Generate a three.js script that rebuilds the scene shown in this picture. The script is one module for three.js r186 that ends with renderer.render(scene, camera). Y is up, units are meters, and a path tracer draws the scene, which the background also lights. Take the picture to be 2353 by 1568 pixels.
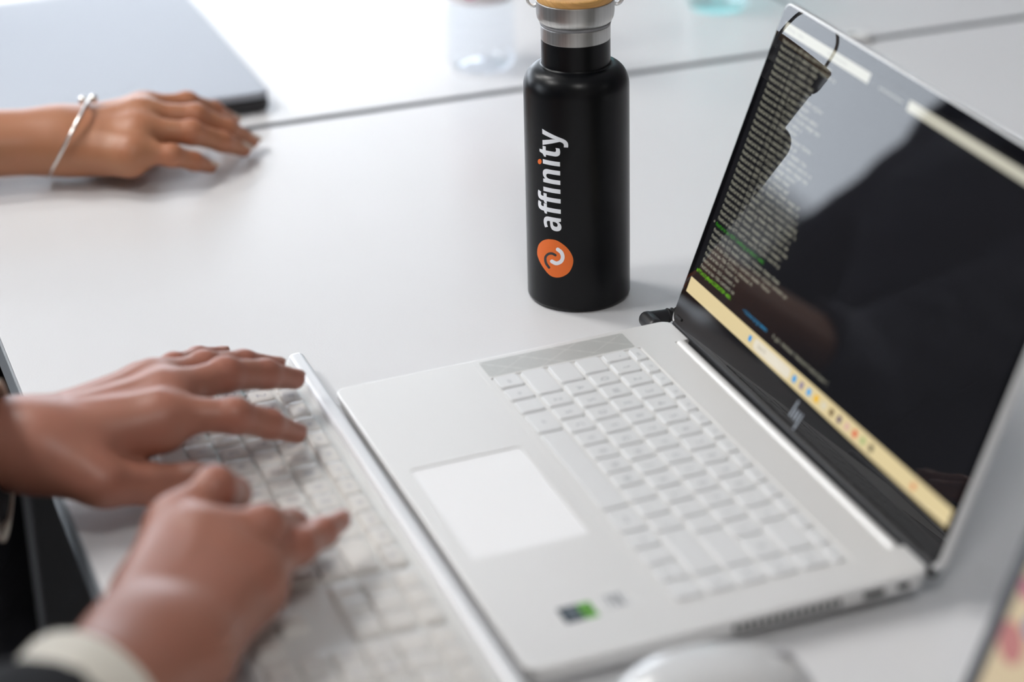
import * as THREE from 'three';
import { RoundedBoxGeometry } from 'three/addons/geometries/RoundedBoxGeometry.js';
import { mergeGeometries, mergeVertices, toCreasedNormals } from 'three/addons/utils/BufferGeometryUtils.js';
import { TessellateModifier } from 'three/addons/modifiers/TessellateModifier.js';
import { FontLoader } from 'three/addons/loaders/FontLoader.js';
import { ImprovedNoise } from 'three/addons/math/ImprovedNoise.js';
import { RectAreaLightUniformsLib } from 'three/addons/lights/RectAreaLightUniformsLib.js';
import { Brush, Evaluator, SUBTRACTION } from 'three-bvh-csg';

// ------------------------------------------------------------------ camera, sky, exposure
const W = 2353, H = 1568, F = 5355.29;
const scene = new THREE.Scene();
const camera = new THREE.PerspectiveCamera(2 * Math.atan(H / 2 / F) * 180 / Math.PI, W / H, 0.05, 60);
const EYE = new THREE.Vector3(-0.34454, 0.68392, 1.31897);
const RIGHT = new THREE.Vector3(0.938253, -0.02422, 0.345102), UP = new THREE.Vector3(0.167341, 0.904853, -0.391456), FWD = new THREE.Vector3(0.302786, -0.425035, -0.853034);
camera.position.copy(EYE);
camera.quaternion.setFromRotationMatrix(new THREE.Matrix4().makeBasis(RIGHT, UP, FWD.clone().negate()));
camera.focus = 1.615;
camera.userData.fStop = 2.8;
scene.background = new THREE.Color().setRGB(0.85, 0.905, 1.0);   // even overcast sky outside the windows
scene.backgroundIntensity = 5;
const renderer = new THREE.WebGLRenderer({ antialias: true });
renderer.toneMapping = THREE.LinearToneMapping;
renderer.toneMappingExposure = 1.4;
renderer.shadowMap.enabled = true;

// ------------------------------------------------------------------ helpers
const V = (x, y, z) => new THREE.Vector3(x, y, z);
const rgb = (r, g, b) => new THREE.Color().setRGB(r, g, b);
const std = (o) => new THREE.MeshStandardMaterial(o);
const phys = (o) => new THREE.MeshPhysicalMaterial(o);
const rayOf = (px, py) => FWD.clone().addScaledVector(RIGHT, (px - W / 2) / F).addScaledVector(UP, -(py - H / 2) / F);
const at = (px, py, y = 0) => { const d = rayOf(px, py); return EYE.clone().addScaledVector(d, (y - EYE.y) / d.y); };   // the point of height y seen at a pixel
let seed = 7;
const rnd = () => { seed = (seed + 0x6d2b79f5) | 0; let t = Math.imul(seed ^ (seed >>> 15), 1 | seed); t = (t + Math.imul(t ^ (t >>> 7), 61 | t)) ^ t; return ((t ^ (t >>> 14)) >>> 0) / 4294967296; };
const perlin = new ImprovedNoise();
const taken = {};
const numbered = (n) => { taken[n] = (taken[n] ?? -1) + 1; return taken[n] ? n + '_' + String(taken[n]).padStart(3, '0') : n; };
function mesh(name, geo, mat, parent, label) {
  const m = new THREE.Mesh(geo, mat);
  m.name = parent === scene ? numbered(name) : name; m.castShadow = m.receiveShadow = true;
  if (label) m.userData.label = label;
  parent.add(m); return m;
}
function thing(name, label, category, pos = [0, 0, 0], group) {
  const g = new THREE.Group(); g.name = numbered(name); g.position.set(...pos);
  g.userData = { label, category }; if (group) g.userData.group = group;
  scene.add(g); return g;
}
function tag(o, label, category, group) { Object.assign(o.userData, { label, category }); if (group) o.userData.group = group; return o; }
function struct(name, geo, mat) { const m = mesh(name, geo, mat, scene); m.userData.kind = 'structure'; return m; }
function boxUV(g, s = 1) {   // uv in metres from the positions
  const p = g.attributes.position, n = g.attributes.normal, uv = new Float32Array(p.count * 2);
  for (let i = 0; i < p.count; i++) {
    const ax = Math.abs(n.getX(i)), ay = Math.abs(n.getY(i)), az = Math.abs(n.getZ(i));
    const [u, v] = ay >= ax && ay >= az ? [p.getX(i), p.getZ(i)] : ax >= az ? [p.getZ(i), p.getY(i)] : [p.getX(i), p.getY(i)];
    uv[2 * i] = u * s; uv[2 * i + 1] = v * s;
  }
  g.setAttribute('uv', new THREE.BufferAttribute(uv, 2)); return g;
}
const box = (x0, x1, y0, y1, z0, z1) => boxUV(new THREE.BoxGeometry(x1 - x0, y1 - y0, z1 - z0).translate((x0 + x1) / 2, (y0 + y1) / 2, (z0 + z1) / 2));
const rbox = (x0, x1, y0, y1, z0, z1, r = 0.001, s = 2) => new RoundedBoxGeometry(x1 - x0, y1 - y0, z1 - z0, s, r).translate((x0 + x1) / 2, (y0 + y1) / 2, (z0 + z1) / 2);
function roundRect(x0, x1, y0, y1, r, path = new THREE.Shape()) {
  path.moveTo(x0 + r, y0); path.lineTo(x1 - r, y0); path.absarc(x1 - r, y0 + r, r, -Math.PI / 2, 0); path.lineTo(x1, y1 - r); path.absarc(x1 - r, y1 - r, r, 0, Math.PI / 2);
  path.lineTo(x0 + r, y1); path.absarc(x0 + r, y1 - r, r, Math.PI / 2, Math.PI); path.lineTo(x0, y0 + r); path.absarc(x0 + r, y0 + r, r, Math.PI, 1.5 * Math.PI);
  return path;
}
// smooth round the eased edges, while faces square to an axis stay flat
function eased(g0) {
  const g = toCreasedNormals(g0, 0.6), p = g.attributes.position, n = g.attributes.normal, A = V(0, 0, 0), B = V(0, 0, 0), C = V(0, 0, 0);
  for (let i = 0; i < p.count; i += 3) {
    A.fromBufferAttribute(p, i); B.fromBufferAttribute(p, i + 1).sub(A); C.fromBufferAttribute(p, i + 2).sub(A); B.cross(C).normalize();
    if (Math.max(Math.abs(B.x), Math.abs(B.y), Math.abs(B.z)) > 0.9999) for (let k = 0; k < 3; k++) n.setXYZ(i + k, B.x, B.y, B.z);
  }
  return g;
}
// a plate lying in x/z with rounded corners and eased edges
function slab(x0, x1, z0, z1, y0, y1, r = 0.006, b = 0.0008, seg = 8) {
  const s = roundRect(x0 + b, x1 - b, -z1 + b, -z0 - b, Math.max(r - b, 1e-4));
  const g = new THREE.ExtrudeGeometry(s, { depth: y1 - y0 - 2 * b, bevelEnabled: b > 0, bevelThickness: b, bevelSize: b, bevelSegments: 3, curveSegments: seg });
  g.rotateX(-Math.PI / 2); g.translate(0, y0 + b, 0);
  return boxUV(eased(g));
}
const lathe = (pts, seg = 96) => new THREE.LatheGeometry(pts.map(([r, y]) => new THREE.Vector2(r, y)), seg);
function tube(points, r, seg = 64, rad = 12, closed = false) { return new THREE.TubeGeometry(new THREE.CatmullRomCurve3(points, closed, 'centripetal'), seg, r, rad, closed); }
const cyl = (r, h, seg = 32) => new THREE.CylinderGeometry(r, r, h, seg);
function canvasTex(w, h, draw, srgb = true) {
  const c = document.createElement('canvas'); c.width = w; c.height = h; const g = c.getContext('2d'); draw(g, w, h);
  const t = new THREE.CanvasTexture(c); if (srgb) t.colorSpace = THREE.SRGBColorSpace; t.wrapS = t.wrapT = THREE.RepeatWrapping; return t;
}
function noiseTex(n, fn, repeat = 1) {
  const d = new Uint8Array(n * n * 4);
  for (let y = 0; y < n; y++) for (let x = 0; x < n; x++) { const v = fn(x / n, y / n); const i = (y * n + x) * 4; const a = Array.isArray(v) ? v : [v, v, v]; for (let c = 0; c < 3; c++) d[i + c] = Math.max(0, Math.min(255, a[c] * 255)); d[i + 3] = 255; }
  const t = new THREE.DataTexture(d, n, n); t.magFilter = THREE.LinearFilter; t.minFilter = THREE.LinearFilter; t.wrapS = t.wrapT = THREE.RepeatWrapping; t.repeat.set(repeat, repeat); t.needsUpdate = true; return t;
}
const tileNoise = (u, v, f, z) => {   // repeats over 0..1
  const a = (x, y) => perlin.noise(x * f, y * f, z), w = (x) => x * x * (3 - 2 * x);
  const s = w(u), t = w(v);
  return (a(u, v) * (1 - s) + a(u - 1, v) * s) * (1 - t) + (a(u, v - 1) * (1 - s) + a(u - 1, v - 1) * s) * t;
};

// ------------------------------------------------------------------ materials
const grain = noiseTex(512, (u, v) => 0.5 + 0.55 * tileNoise(u, v, 70, 3.1) + 0.35 * tileNoise(u, v, 140, 8.7), 1 / 0.11);
const laminate = phys({ color: rgb(0.75, 0.75, 0.76), roughness: 0.25, specularIntensity: 0.8, bumpMap: grain, bumpScale: 0.00005 });
const edgeGrey = std({ color: rgb(0.30, 0.32, 0.34), roughness: 0.45 });
const darkSteel = std({ color: rgb(0.25, 0.25, 0.26), metalness: 0.8, roughness: 0.45 });
const alu = std({ color: rgb(0.81, 0.805, 0.795), metalness: 0.3, roughness: 0.46 });
const aluBright = std({ color: rgb(0.86, 0.87, 0.88), metalness: 0.9, roughness: 0.3 });
const blackPlastic = std({ color: rgb(0.012, 0.012, 0.014), roughness: 0.4 });
const rubber = std({ color: rgb(0.015, 0.015, 0.016), roughness: 0.7 });
const whitePlastic = std({ color: rgb(0.78, 0.78, 0.77), roughness: 0.4 });
const wallPaint = std({ color: rgb(0.78, 0.77, 0.76), roughness: 0.9 });
const ceilPaint = std({ color: rgb(0.85, 0.85, 0.85), roughness: 0.95 });

// ------------------------------------------------------------------ the room: one wall of windows across the far end
const FL = -0.73, CE = 1.97, XA = -5.2, XB = 4.3, ZA = -6.4, ZB = 3.2;
const carpet = noiseTex(256, (u, v) => { const n = 0.5 + 0.5 * tileNoise(u, v, 60, 1.3); return [0.16 + 0.06 * n, 0.17 + 0.06 * n, 0.18 + 0.06 * n]; }, 1 / 0.5); carpet.colorSpace = THREE.SRGBColorSpace;
struct('floor', box(XA - 0.2, XB + 0.2, FL - 0.2, FL, ZA - 0.2, ZB + 0.2), std({ map: carpet, roughness: 1 }));
struct('ceiling', box(XA - 0.2, XB + 0.2, CE, CE + 0.2, ZA - 0.2, ZB + 0.2), ceilPaint);
const LZ = [-5.9, -1.2];
struct('wall_left', mergeGeometries([box(XA - 0.2, XA, FL, 0.12, ZA, ZB), box(XA - 0.2, XA, 1.82, CE, ZA, ZB), box(XA - 0.2, XA, 0.12, 1.82, ZA, LZ[0]), box(XA - 0.2, XA, 0.12, 1.82, LZ[1], ZB)]), wallPaint);
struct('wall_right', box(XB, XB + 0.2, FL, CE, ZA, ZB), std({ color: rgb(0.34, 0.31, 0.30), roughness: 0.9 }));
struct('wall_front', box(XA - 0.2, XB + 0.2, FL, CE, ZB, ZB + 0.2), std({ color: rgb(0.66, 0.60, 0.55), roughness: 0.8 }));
const OPEN = [[-5.0, -2.7], [-2.5, -0.15], [0.05, 2.4], [3.1, 3.45]], SILL = 0.12, HEAD = 1.82;
{
  const gs = [box(XA - 0.2, XB + 0.2, FL, SILL, ZA - 0.2, ZA), box(XA - 0.2, XB + 0.2, HEAD, CE, ZA - 0.2, ZA)];
  let x = XA - 0.2;
  for (const [a, b] of [...OPEN, [XB + 0.2, 0]]) { gs.push(box(x, a, SILL, HEAD, ZA - 0.2, ZA)); x = b; }
  struct('wall_back', mergeGeometries(gs), wallPaint);
}
const frameWhite = std({ color: rgb(0.75, 0.76, 0.77), roughness: 0.4 });
const paneGlass = phys({ color: rgb(0.98, 0.99, 0.99), transmission: 1, thickness: 0, roughness: 0, ior: 1.5 });
[...OPEN, LZ].forEach(([a, b], i) => {
  const w = new THREE.Group(); w.name = 'window_' + (i + 1); w.position.set((a + b) / 2, SILL, ZA - 0.1); if (i === 4) { w.position.set(XA - 0.1, SILL, (a + b) / 2); w.rotation.y = Math.PI / 2; } w.userData.kind = 'structure'; scene.add(w);
  const hw = (b - a) / 2, hh = HEAD - SILL;
  mesh('window_frame', mergeGeometries([rbox(-hw, -hw + 0.05, 0, hh, -0.03, 0.03, 0.004), rbox(hw - 0.05, hw, 0, hh, -0.03, 0.03, 0.004), rbox(-hw + 0.05, hw - 0.05, 0, 0.05, -0.03, 0.03, 0.004), rbox(-hw + 0.05, hw - 0.05, hh - 0.05, hh, -0.03, 0.03, 0.004)]), frameWhite, w);
  mesh('pane', box(-hw + 0.05, hw - 0.05, 0.05, hh - 0.05, 0, 0.004).scale(1, 1, 0.01), paneGlass, w);
  mesh('window_sill', rbox(-hw - 0.03, hw + 0.03, -0.03, 0, 0, 0.16, 0.005), frameWhite, w);
});
{ // turquoise blind in the narrow window
  const [a, b] = OPEN[3];
  const t = thing('roller_blind', 'turquoise translucent roller blind drawn down in the narrow window', 'blind', [(a + b) / 2, HEAD - 0.05, ZA - 0.045]);
  mesh('roller', cyl(0.018, b - a - 0.06).rotateZ(Math.PI / 2), frameWhite, t);
  const g = new THREE.PlaneGeometry(b - a - 0.08, 1.55, 12, 1); g.translate(0, -0.775, 0);
  mesh('fabric', g, phys({ color: rgb(0.30, 0.78, 0.78), roughness: 0.95, transmission: 0.7, thickness: 0, side: THREE.DoubleSide }), t);
}

// ------------------------------------------------------------------ four tables pushed together
function makeTable(x0, x1, z0, z1, label, strip) {
  const t = thing('table', label, 'table', [x0, FL, z0], null);
  const y = -FL, w = x1 - x0, d = z1 - z0;
  mesh('tabletop', slab(0.002, w - 0.002, 0.002, d - 0.002, y - 0.025, y, 0.002, 0.0006), laminate, t);
  const bands = [rbox(0, 0.002, y - 0.025, y - 0.0004, 0, d, 0.0006, 1), rbox(w - 0.002, w, y - 0.025, y - 0.0004, 0, d, 0.0006, 1), rbox(0.002, w - 0.002, y - 0.025, y - 0.0004, 0, 0.002, 0.0006, 1), rbox(0.002, w - 0.002, y - 0.025, y - 0.0004, d - 0.002, d, 0.0006, 1)];
  for (const b of bands) mesh('edge_band', b, edgeGrey, t, 'grey edge banding');
  for (const [x, z] of [[0.06, 0.06], [w - 0.06, 0.06], [0.06, d - 0.06], [w - 0.06, d - 0.06]]) mesh('leg', rbox(x - 0.025, x + 0.025, 0, y - 0.026, z - 0.025, z + 0.025, 0.003), darkSteel, t);
  for (const z of [0.045, d - 0.075]) mesh('frame_rail', rbox(0.09, w - 0.09, y - 0.065, y - 0.026, z, z + 0.03, 0.002), darkSteel, t);
  return t;
}
const TX = -0.188, TJ = 0.664, TZ = -0.5455, GAP = 0.0085;
makeTable(TX, TJ, TZ, TZ + 1.6, 'white laminate table carrying the open silver laptop and black flask');
makeTable(TX, TJ, TZ - GAP - 1.6, TZ - GAP, 'white laminate table under the closed silver laptop and clear bottle');
makeTable(TJ + 0.004, TJ + 0.856, TZ, TZ + 1.6, 'white laminate table standing behind the open laptop screen');
makeTable(TJ + 0.004, TJ + 0.856, TZ - GAP - 1.6, TZ - GAP, 'white laminate table past the joint, diagonal from the keyboard');

// ------------------------------------------------------------------ key caps
function keycap(x0, x1, z0, z1, y0, y1, inset, uv) {   // eased frustum, planar uv over the whole keyboard
  const ring = (k, y) => { const c = 0.0012, a = x0 + k, b = x1 - k, e = z0 + k, f = z1 - k; return [[a + c, y, e], [b - c, y, e], [b, y, e + c], [b, y, f - c], [b - c, y, f], [a + c, y, f], [a, y, f - c], [a, y, e + c]]; };
  const rs = [ring(0, y0), ring(inset * 0.55, y1 - 0.00035), ring(inset + 0.0003, y1)], P = [];
  const tri = (a, b, c) => P.push(...a, ...b, ...c);
  for (let r = 0; r < 2; r++) for (let i = 0; i < 8; i++) { const j = (i + 1) % 8; tri(rs[r][i], rs[r + 1][i], rs[r + 1][j]); tri(rs[r][i], rs[r + 1][j], rs[r][j]); }
  for (let i = 1; i < 7; i++) tri(rs[2][0], rs[2][i + 1], rs[2][i]);
  const g = new THREE.BufferGeometry(); g.setAttribute('position', new THREE.Float32BufferAttribute(P, 3)); g.computeVertexNormals();
  const U = []; for (let i = 0; i < P.length; i += 3) U.push(...uv(P[i], P[i + 2])); g.setAttribute('uv', new THREE.Float32BufferAttribute(U, 2));
  return g;
}

// ------------------------------------------------------------------ the open laptop
// group axes: x from the front edge to the hinge, z from its left side to its right, y = 0 on the deck
const LW = 0.358, LD = 0.237;
const laptop = thing('laptop', 'open silver laptop showing a terminal full of text, black flask beside it', 'laptop', [0, 0, 0]);
const lapTilt = new THREE.Matrix4().makeRotationZ(0.02901).setPosition(0, 0.015, 0);
{
  const ev = new Evaluator(); ev.attributes = ['position', 'normal', 'uv'];
  const cut = (a, g) => { const b = new Brush(g); b.updateMatrixWorld(); return ev.evaluate(a, b, SUBTRACTION); };
  let base = new Brush(slab(0, LD, 0, LW, -0.0042, 0, 0.008, 0.0012)); base.updateMatrixWorld();
  const K0 = 0.0972, K1 = 0.2035, Z0 = 0.0305, Z1 = 0.3322;
  base = cut(base, slab(K0, K1, Z0, Z1, -0.0010, 0.003, 0.002, 0));
  base = cut(base, slab(0.0112, 0.0828, 0.1252, 0.2408, -0.0012, 0.003, 0.003, 0));
  base = cut(base, box(0.2265, 0.25, -0.02, 0.01, 0.0335, 0.3285));
  base = cut(base, box(0.0928, 0.0934, -0.0003, 0.01, 0.004, 0.354));
  const body = mesh('base', base.geometry, alu, laptop); body.applyMatrix4(lapTilt);
  mesh('bottom_cover', slab(0.0012, LD - 0.0012, 0.0012, LW - 0.0012, -0.0125, -0.0042, 0.008, 0.0036), alu, body);
  // feet under the base
  const feet = [box(0.012, 0.02, -0.0148, -0.0124, 0.03, 0.328), box(0.205, 0.216, -0.0208, -0.0124, 0.03, 0.328)];
  for (const f of feet) mesh('rubber_foot', f, rubber, body);
  // touch pad
  mesh('touchpad', slab(0.0116, 0.0824, 0.1256, 0.2404, -0.0012, -0.0006, 0.0025, 0.0002), std({ color: rgb(0.92, 0.925, 0.94), metalness: 0.0, roughness: 0.24 }), body);
  // speaker grille
  const gt = canvasTex(1024, 256, (g, w, h) => {
    g.fillStyle = '#dededa'; g.fillRect(0, 0, w, h); g.fillStyle = '#a2a4a2';
    for (let y = 3; y < h; y += 7) for (let x = 3; x < w; x += 7) { const k = (x * 0.9 + y) % 236; if (k < 10 || (w - x + y * 1.3) % 330 < 8) continue; g.beginPath(); g.arc(x, y, 2.35, 0, 7); g.fill(); }
  });
  const gg = slab(0.0975, 0.2003, 0.0055, 0.0288, -0.0003, 0.00012, 0.002, 0.00008);
  const gp = gg.attributes.position, guv = []; for (let i = 0; i < gp.count; i++) guv.push((gp.getX(i) - 0.0975) / 0.1028, (gp.getZ(i) - 0.0055) / 0.0233);
  gg.setAttribute('uv', new THREE.Float32BufferAttribute(guv, 2));
  mesh('speaker_grille', gg, std({ map: gt, metalness: 0.5, roughness: 0.5 }), body, 'fine perforated speaker grille');
  // keys
  const u = 0.019, rows = [];
  const R0 = [[0.0318, u, 'ctrl'], [0.0508, u, 'fn'], [0.0698, u, '\u25a0'], [0.0893, 0.0288, 'alt'], [0.1184, 0.1045, ''], [0.2232, 0.0285, 'alt gr'], [0.252, u, 'ctrl'], [0.2713, u, '\u25c2'], [0.2905, u, '\u25b4'], [0.3097, 0.0205, '\u25b8']];
  rows.push(R0);
  const line = (first, name, letters, last, lname, end) => { const o = [[0.0318, first, name]]; let z = 0.0318 + first; for (const l of letters) { o.push([z, u, l]); z += u; } o.push([z, 0.3095 - z, lname]); o.push([0.31, 0.0202, end]); return o; };
  rows.push(line(0.0375, '\u21e7', [...'ZXCVBNM,./'], 0, '\u21e7', 'end'));
  rows.push(line(0.0285, '\u21ea', [...'ASDFGHJKL;', "'"], 0, '\u21b5', 'pg dn'));
  rows.push(line(0.0235, '\u21e5', [...'QWERTYUIOP[]'], 0, '#', 'pg up'));
  rows.push(line(0.0142, '`', [...'1234567890-='], 0, '\u2190', 'home'));
  const fr = []; for (let i = 0; i < 15; i++) fr.push([0.0318 + i * 0.0199, 0.0199, i === 0 ? 'esc' : i < 13 ? 'f' + i : i === 13 ? '\u25cf' : 'del']); rows.push(fr);
  const kw = Z1 - Z0, kd = K1 - K0;
  const kt = canvasTex(2048, 724, (g, w, h) => {
    g.fillStyle = '#dfe0e1'; g.fillRect(0, 0, w, h); g.fillStyle = '#9a9da1'; g.textAlign = 'center'; g.textBaseline = 'middle';
    rows.forEach((r, ri) => r.forEach(([z, wz, t]) => {
      const x = K0 + 0.0012 + ri * u, d = ri === 5 ? 0.0078 : 0.0165;
      const cx = (z + wz / 2 - Z0) / kw * w, cy = (1 - (x + d / 2 - K0) / kd) * h;
      g.font = (t.length > 1 ? 24 : 46) + 'px sans-serif'; g.fillText(t, cx, cy);
    }));
  });
  const keyMat = std({ map: kt, roughness: 0.42, metalness: 0.05 });
  const uvK = (x, z) => [(z - Z0) / kw, (x - K0) / kd];
  rows.forEach((r, ri) => r.forEach(([z, wz, t]) => {
    const x = K0 + 0.0012 + ri * u, d = ri === 5 ? 0.0078 : 0.0165;
    if (t === '\u25b4') { mesh('key', keycap(x, x + 0.0078, z, z + wz - 0.0025, -0.0010, 0.0009, 0.0003, uvK), keyMat, body); mesh('key', keycap(x + 0.0087, x + d, z, z + wz - 0.0025, -0.0010, 0.0009, 0.0003, uvK), keyMat, body); return; }
    mesh('key', keycap(x, x + d, z, z + wz - 0.0025, -0.0010, 0.0009, 0.0003, uvK), keyMat, body);
  }));
  // stickers on the palm rest
  const s1 = canvasTex(128, 128, (g) => { g.fillStyle = '#39434c'; g.fillRect(0, 0, 128, 128); g.fillStyle = '#63ab3a'; g.fillRect(0, 0, 128, 52); g.fillStyle = '#7d8890'; g.fillRect(20, 70, 88, 9); g.fillRect(20, 92, 60, 9); g.fillStyle = '#1d2a12'; g.beginPath(); g.ellipse(64, 26, 26, 15, 0, 0, 7); g.fill(); g.fillStyle = '#7cc24a'; g.beginPath(); g.ellipse(64, 26, 13, 8, 0, 0, 7); g.fill(); });
  const flat = (x0, x1, z0, z1, y) => { const g = new THREE.BufferGeometry(); g.setAttribute('position', new THREE.Float32BufferAttribute([x0, y, z0, x0, y, z1, x1, y, z1, x1, y, z0], 3)); g.setAttribute('uv', new THREE.Float32BufferAttribute([0, 0, 1, 0, 1, 1, 0, 1], 2)); g.setIndex([0, 1, 2, 0, 2, 3]); g.computeVertexNormals(); return g; };
  mesh('sticker', flat(0.0352, 0.0545, 0.3085, 0.3245, 0.00015), std({ map: s1, roughness: 0.4 }), body, 'black and green badge sticker');
  const s2 = canvasTex(128, 128, (g) => { g.fillStyle = '#d9dadb'; g.fillRect(0, 0, 128, 128); g.fillStyle = '#75787c'; g.fillRect(14, 34, 100, 16); g.fillRect(14, 62, 100, 12); g.fillRect(14, 86, 70, 12); });
  mesh('sticker', flat(0.0603, 0.0757, 0.3055, 0.3215, 0.00015), std({ map: s2, roughness: 0.5 }), body, 'small grey printed sticker');
  // right side: vents and sockets
  const dark = std({ color: rgb(0.012, 0.012, 0.012), roughness: 0.6 });
  for (let i = 0; i < 15; i++) mesh('vent_slot', rbox(0.118 + i * 0.0044, 0.1212 + i * 0.0044, -0.0096, -0.0042, LW - 0.002, LW - 0.00105, 0.0005, 1), dark, body);
  mesh('port', rbox(0.196, 0.209, -0.0092, -0.004, LW - 0.002, LW - 0.00105, 0.001, 1), dark, body);
  mesh('port', rbox(0.217, 0.2245, -0.0088, -0.0048, LW - 0.002, LW - 0.00105, 0.001, 1), dark, body);
  // hinge bar
  const hb = new THREE.CylinderGeometry(0.0042, 0.0042, 0.294, 24).rotateX(Math.PI / 2).translate(0.2308, -0.0034, 0.181);
  mesh('hinge_bar', hb, alu, body);

  // lid: local y up along the lid, local -x is the screen side
  const lid = mesh('lid', (() => {
    const s = roundRect(0, 0.36, 0, 0.2302, 0.007), g = new THREE.ExtrudeGeometry(s, { depth: 0.0042, bevelEnabled: true, bevelThickness: 0.0006, bevelSize: 0.0006, bevelOffset: -0.0006, bevelSegments: 3, curveSegments: 8 });
    // shape x -> local z, shape y -> local y, extrude -> local x
    g.applyMatrix4(new THREE.Matrix4().makeBasis(V(0, 0, 1), V(0, 1, 0), V(1, 0, 0)));
    const idx = g.index; if (idx) for (let i = 0; i < idx.count; i += 3) { const a = idx.getX(i); idx.setX(i, idx.getX(i + 1)); idx.setX(i + 1, a); } else { const p = g.attributes.position; for (let i = 0; i < p.count; i += 3) for (let c = 0; c < 3; c++) { const a = p.getComponent(i, c); p.setComponent(i, c, p.getComponent(i + 1, c)); p.setComponent(i + 1, c, a); } g.computeVertexNormals(); }
    return eased(g);
  })(), alu, laptop);
  const lidM = new THREE.Matrix4().makeRotationZ(-(Math.PI / 2 - 1.1786)).setPosition(0.2386, -0.002, 0);
  lid.applyMatrix4(lidM.premultiply(lapTilt));
  const face = (z0, z1, y0, y1, x, nz = 1) => { const g = new THREE.BufferGeometry(); g.setAttribute('position', new THREE.Float32BufferAttribute([x, y0, z0, x, y0, z1, x, y1, z1, x, y1, z0], 3)); g.setAttribute('uv', new THREE.Float32BufferAttribute([0, 0, 1, 0, 1, 1, 0, 1], 2)); g.setIndex([0, 1, 2, 0, 2, 3]); g.computeVertexNormals(); return g; };
  const glassG = (() => { const s = roundRect(0.0014, 0.3586, 0.003, 0.2288, 0.006), g = new THREE.ExtrudeGeometry(s, { depth: 0.0005, bevelEnabled: false, curveSegments: 8 }); g.applyMatrix4(new THREE.Matrix4().makeBasis(V(0, 0, 1), V(0, 1, 0), V(-1, 0, 0))); return g; })();
  mesh('screen_glass', glassG.translate(-0.0007, 0, 0), phys({ color: rgb(0.004, 0.004, 0.005), roughness: 0.02, ior: 1.52, specularIntensity: 0.65 }), lid, 'glossy black glass front with wide chin');
  // what the screen shows
  const MM = 2048 / 347.5;
  const scr = canvasTex(2048, 1141, (g, w, h) => {
    const X = (mm) => (mm - 7) * MM, Y = (l) => h - (l - 25.7) * MM;
    g.fillStyle = '#131315'; g.fillRect(0, 0, w, h);
    // task bar
    g.fillStyle = '#d9c79a'; g.fillRect(0, Y(36.6), w, h);
    g.fillStyle = '#1b8fd6'; g.fillRect(X(100.3), Y(33.2), 22, 22);
    g.fillStyle = '#ded6c4'; g.beginPath(); g.roundRect(X(108), Y(34.4), 51 * MM, 6.9 * MM, 18); g.fill();
    g.fillStyle = '#a9a294'; g.font = '22px sans-serif'; g.textBaseline = 'middle'; g.fillText('\u25cb Search', X(111), Y(30.9));
    ['#3a9ad9', '#8d8296', '#4aa3dd', '#e8b21e', '#d3cdb9', '#6d5a3c', '#5a4a63', '#d3a9a0', '#d7593a', '#9fb277', '#5f5a46'].forEach((c, i) => { g.fillStyle = c; g.beginPath(); g.roundRect(X(163 + i * 9.9), Y(33.3), 27, 27, 6); g.fill(); });
    g.fillStyle = '#d98a5a'; g.beginPath(); g.arc(X(314), Y(31), 13, 0, 7); g.fill();
    // terminal text
    const fs = 20.5; g.font = fs + 'px monospace'; g.textBaseline = 'middle';
    const words = ['feature', 'release', 'hotfix', 'update', 'product', 'landing', 'header', 'footer', 'menu', 'theme', 'checkout', 'content', 'admin', 'image', 'search', 'locale', 'filters', 'styles'];
    let s = 5; const r = () => { s = (s * 16807) % 2147483647; return s / 2147483647; };
    const ink = '#bdbba6';
    const lens = [25, 24, 25, 33, 44, 54, 47, 35, 44, 44, 46, 45, 45, 47, 46, 45, 44, 43, 34, 33, 36, 42, 43, 38, 30, 39, 28, 29, 39, 36, 30, 37, 26, 27, 25, 26, 37, 33];
    for (let i = 0; i < 38; i++) {
      const l = 47.6 + i * 4.3, yy = Y(l);
      let t = 'feature/'; const n = lens[i] ?? 40; t += 'ao-' + Math.floor(100 + r() * 900) + '-'; while (t.length < n) t += words[Math.floor(r() * words.length)] + '-';
      t = t.slice(0, n);
      const hot = Math.abs(l - 77.7) < 2.1; g.fillStyle = hot ? '#36a80e' : ink; if (hot) { g.fillStyle = ink; g.fillText('*', X(9.6), yy); g.fillStyle = '#36a80e'; }
      g.fillText(t, X(13.2), yy);
    }
    g.fillStyle = '#6bbf14'; g.font = 'bold ' + fs + 'px monospace';
    g.fillText('affinity@aphilDESKTOP-W06:', X(10.3), Y(43.3), 71 * MM); g.fillStyle = '#1f86b8'; g.fillText('~/sites/prgrammes', X(82), Y(43.3), 42 * MM);
    g.fillStyle = ink; g.font = fs + 'px monospace'; g.fillText('$ git checkout feature/transitions-1', X(125.5), Y(43.3), 75 * MM);
    // title bars
    g.fillStyle = '#b9b7aa'; g.fillRect(X(10), Y(218.6), 115 * MM, 6.6 * MM); g.fillStyle = '#8f8e84'; g.font = '20px sans-serif'; g.fillText('affinity: ~/sites', X(14), Y(215.4)); g.fillText('feature branches', X(70), Y(215.4));
    g.fillStyle = '#77766e'; g.fillText('+  \u25be', X(131), Y(214.2)); g.fillRect(X(138), Y(214.6), 30 * MM, 8);
    g.fillStyle = '#bfbcac'; g.fillRect(X(174), Y(217.3), w, 6.4 * MM);
  });
  mesh('display_screen', face(0.007, 0.3545, 0.0257, 0.2193, -0.00125), phys({ color: rgb(0.004, 0.004, 0.005), roughness: 0.02, ior: 1.52, specularIntensity: 0.65, emissive: rgb(1, 1, 1), emissiveMap: scr, emissiveIntensity: 0.76 }), lid, 'lit terminal window with rows of text above a beige task bar');
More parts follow.
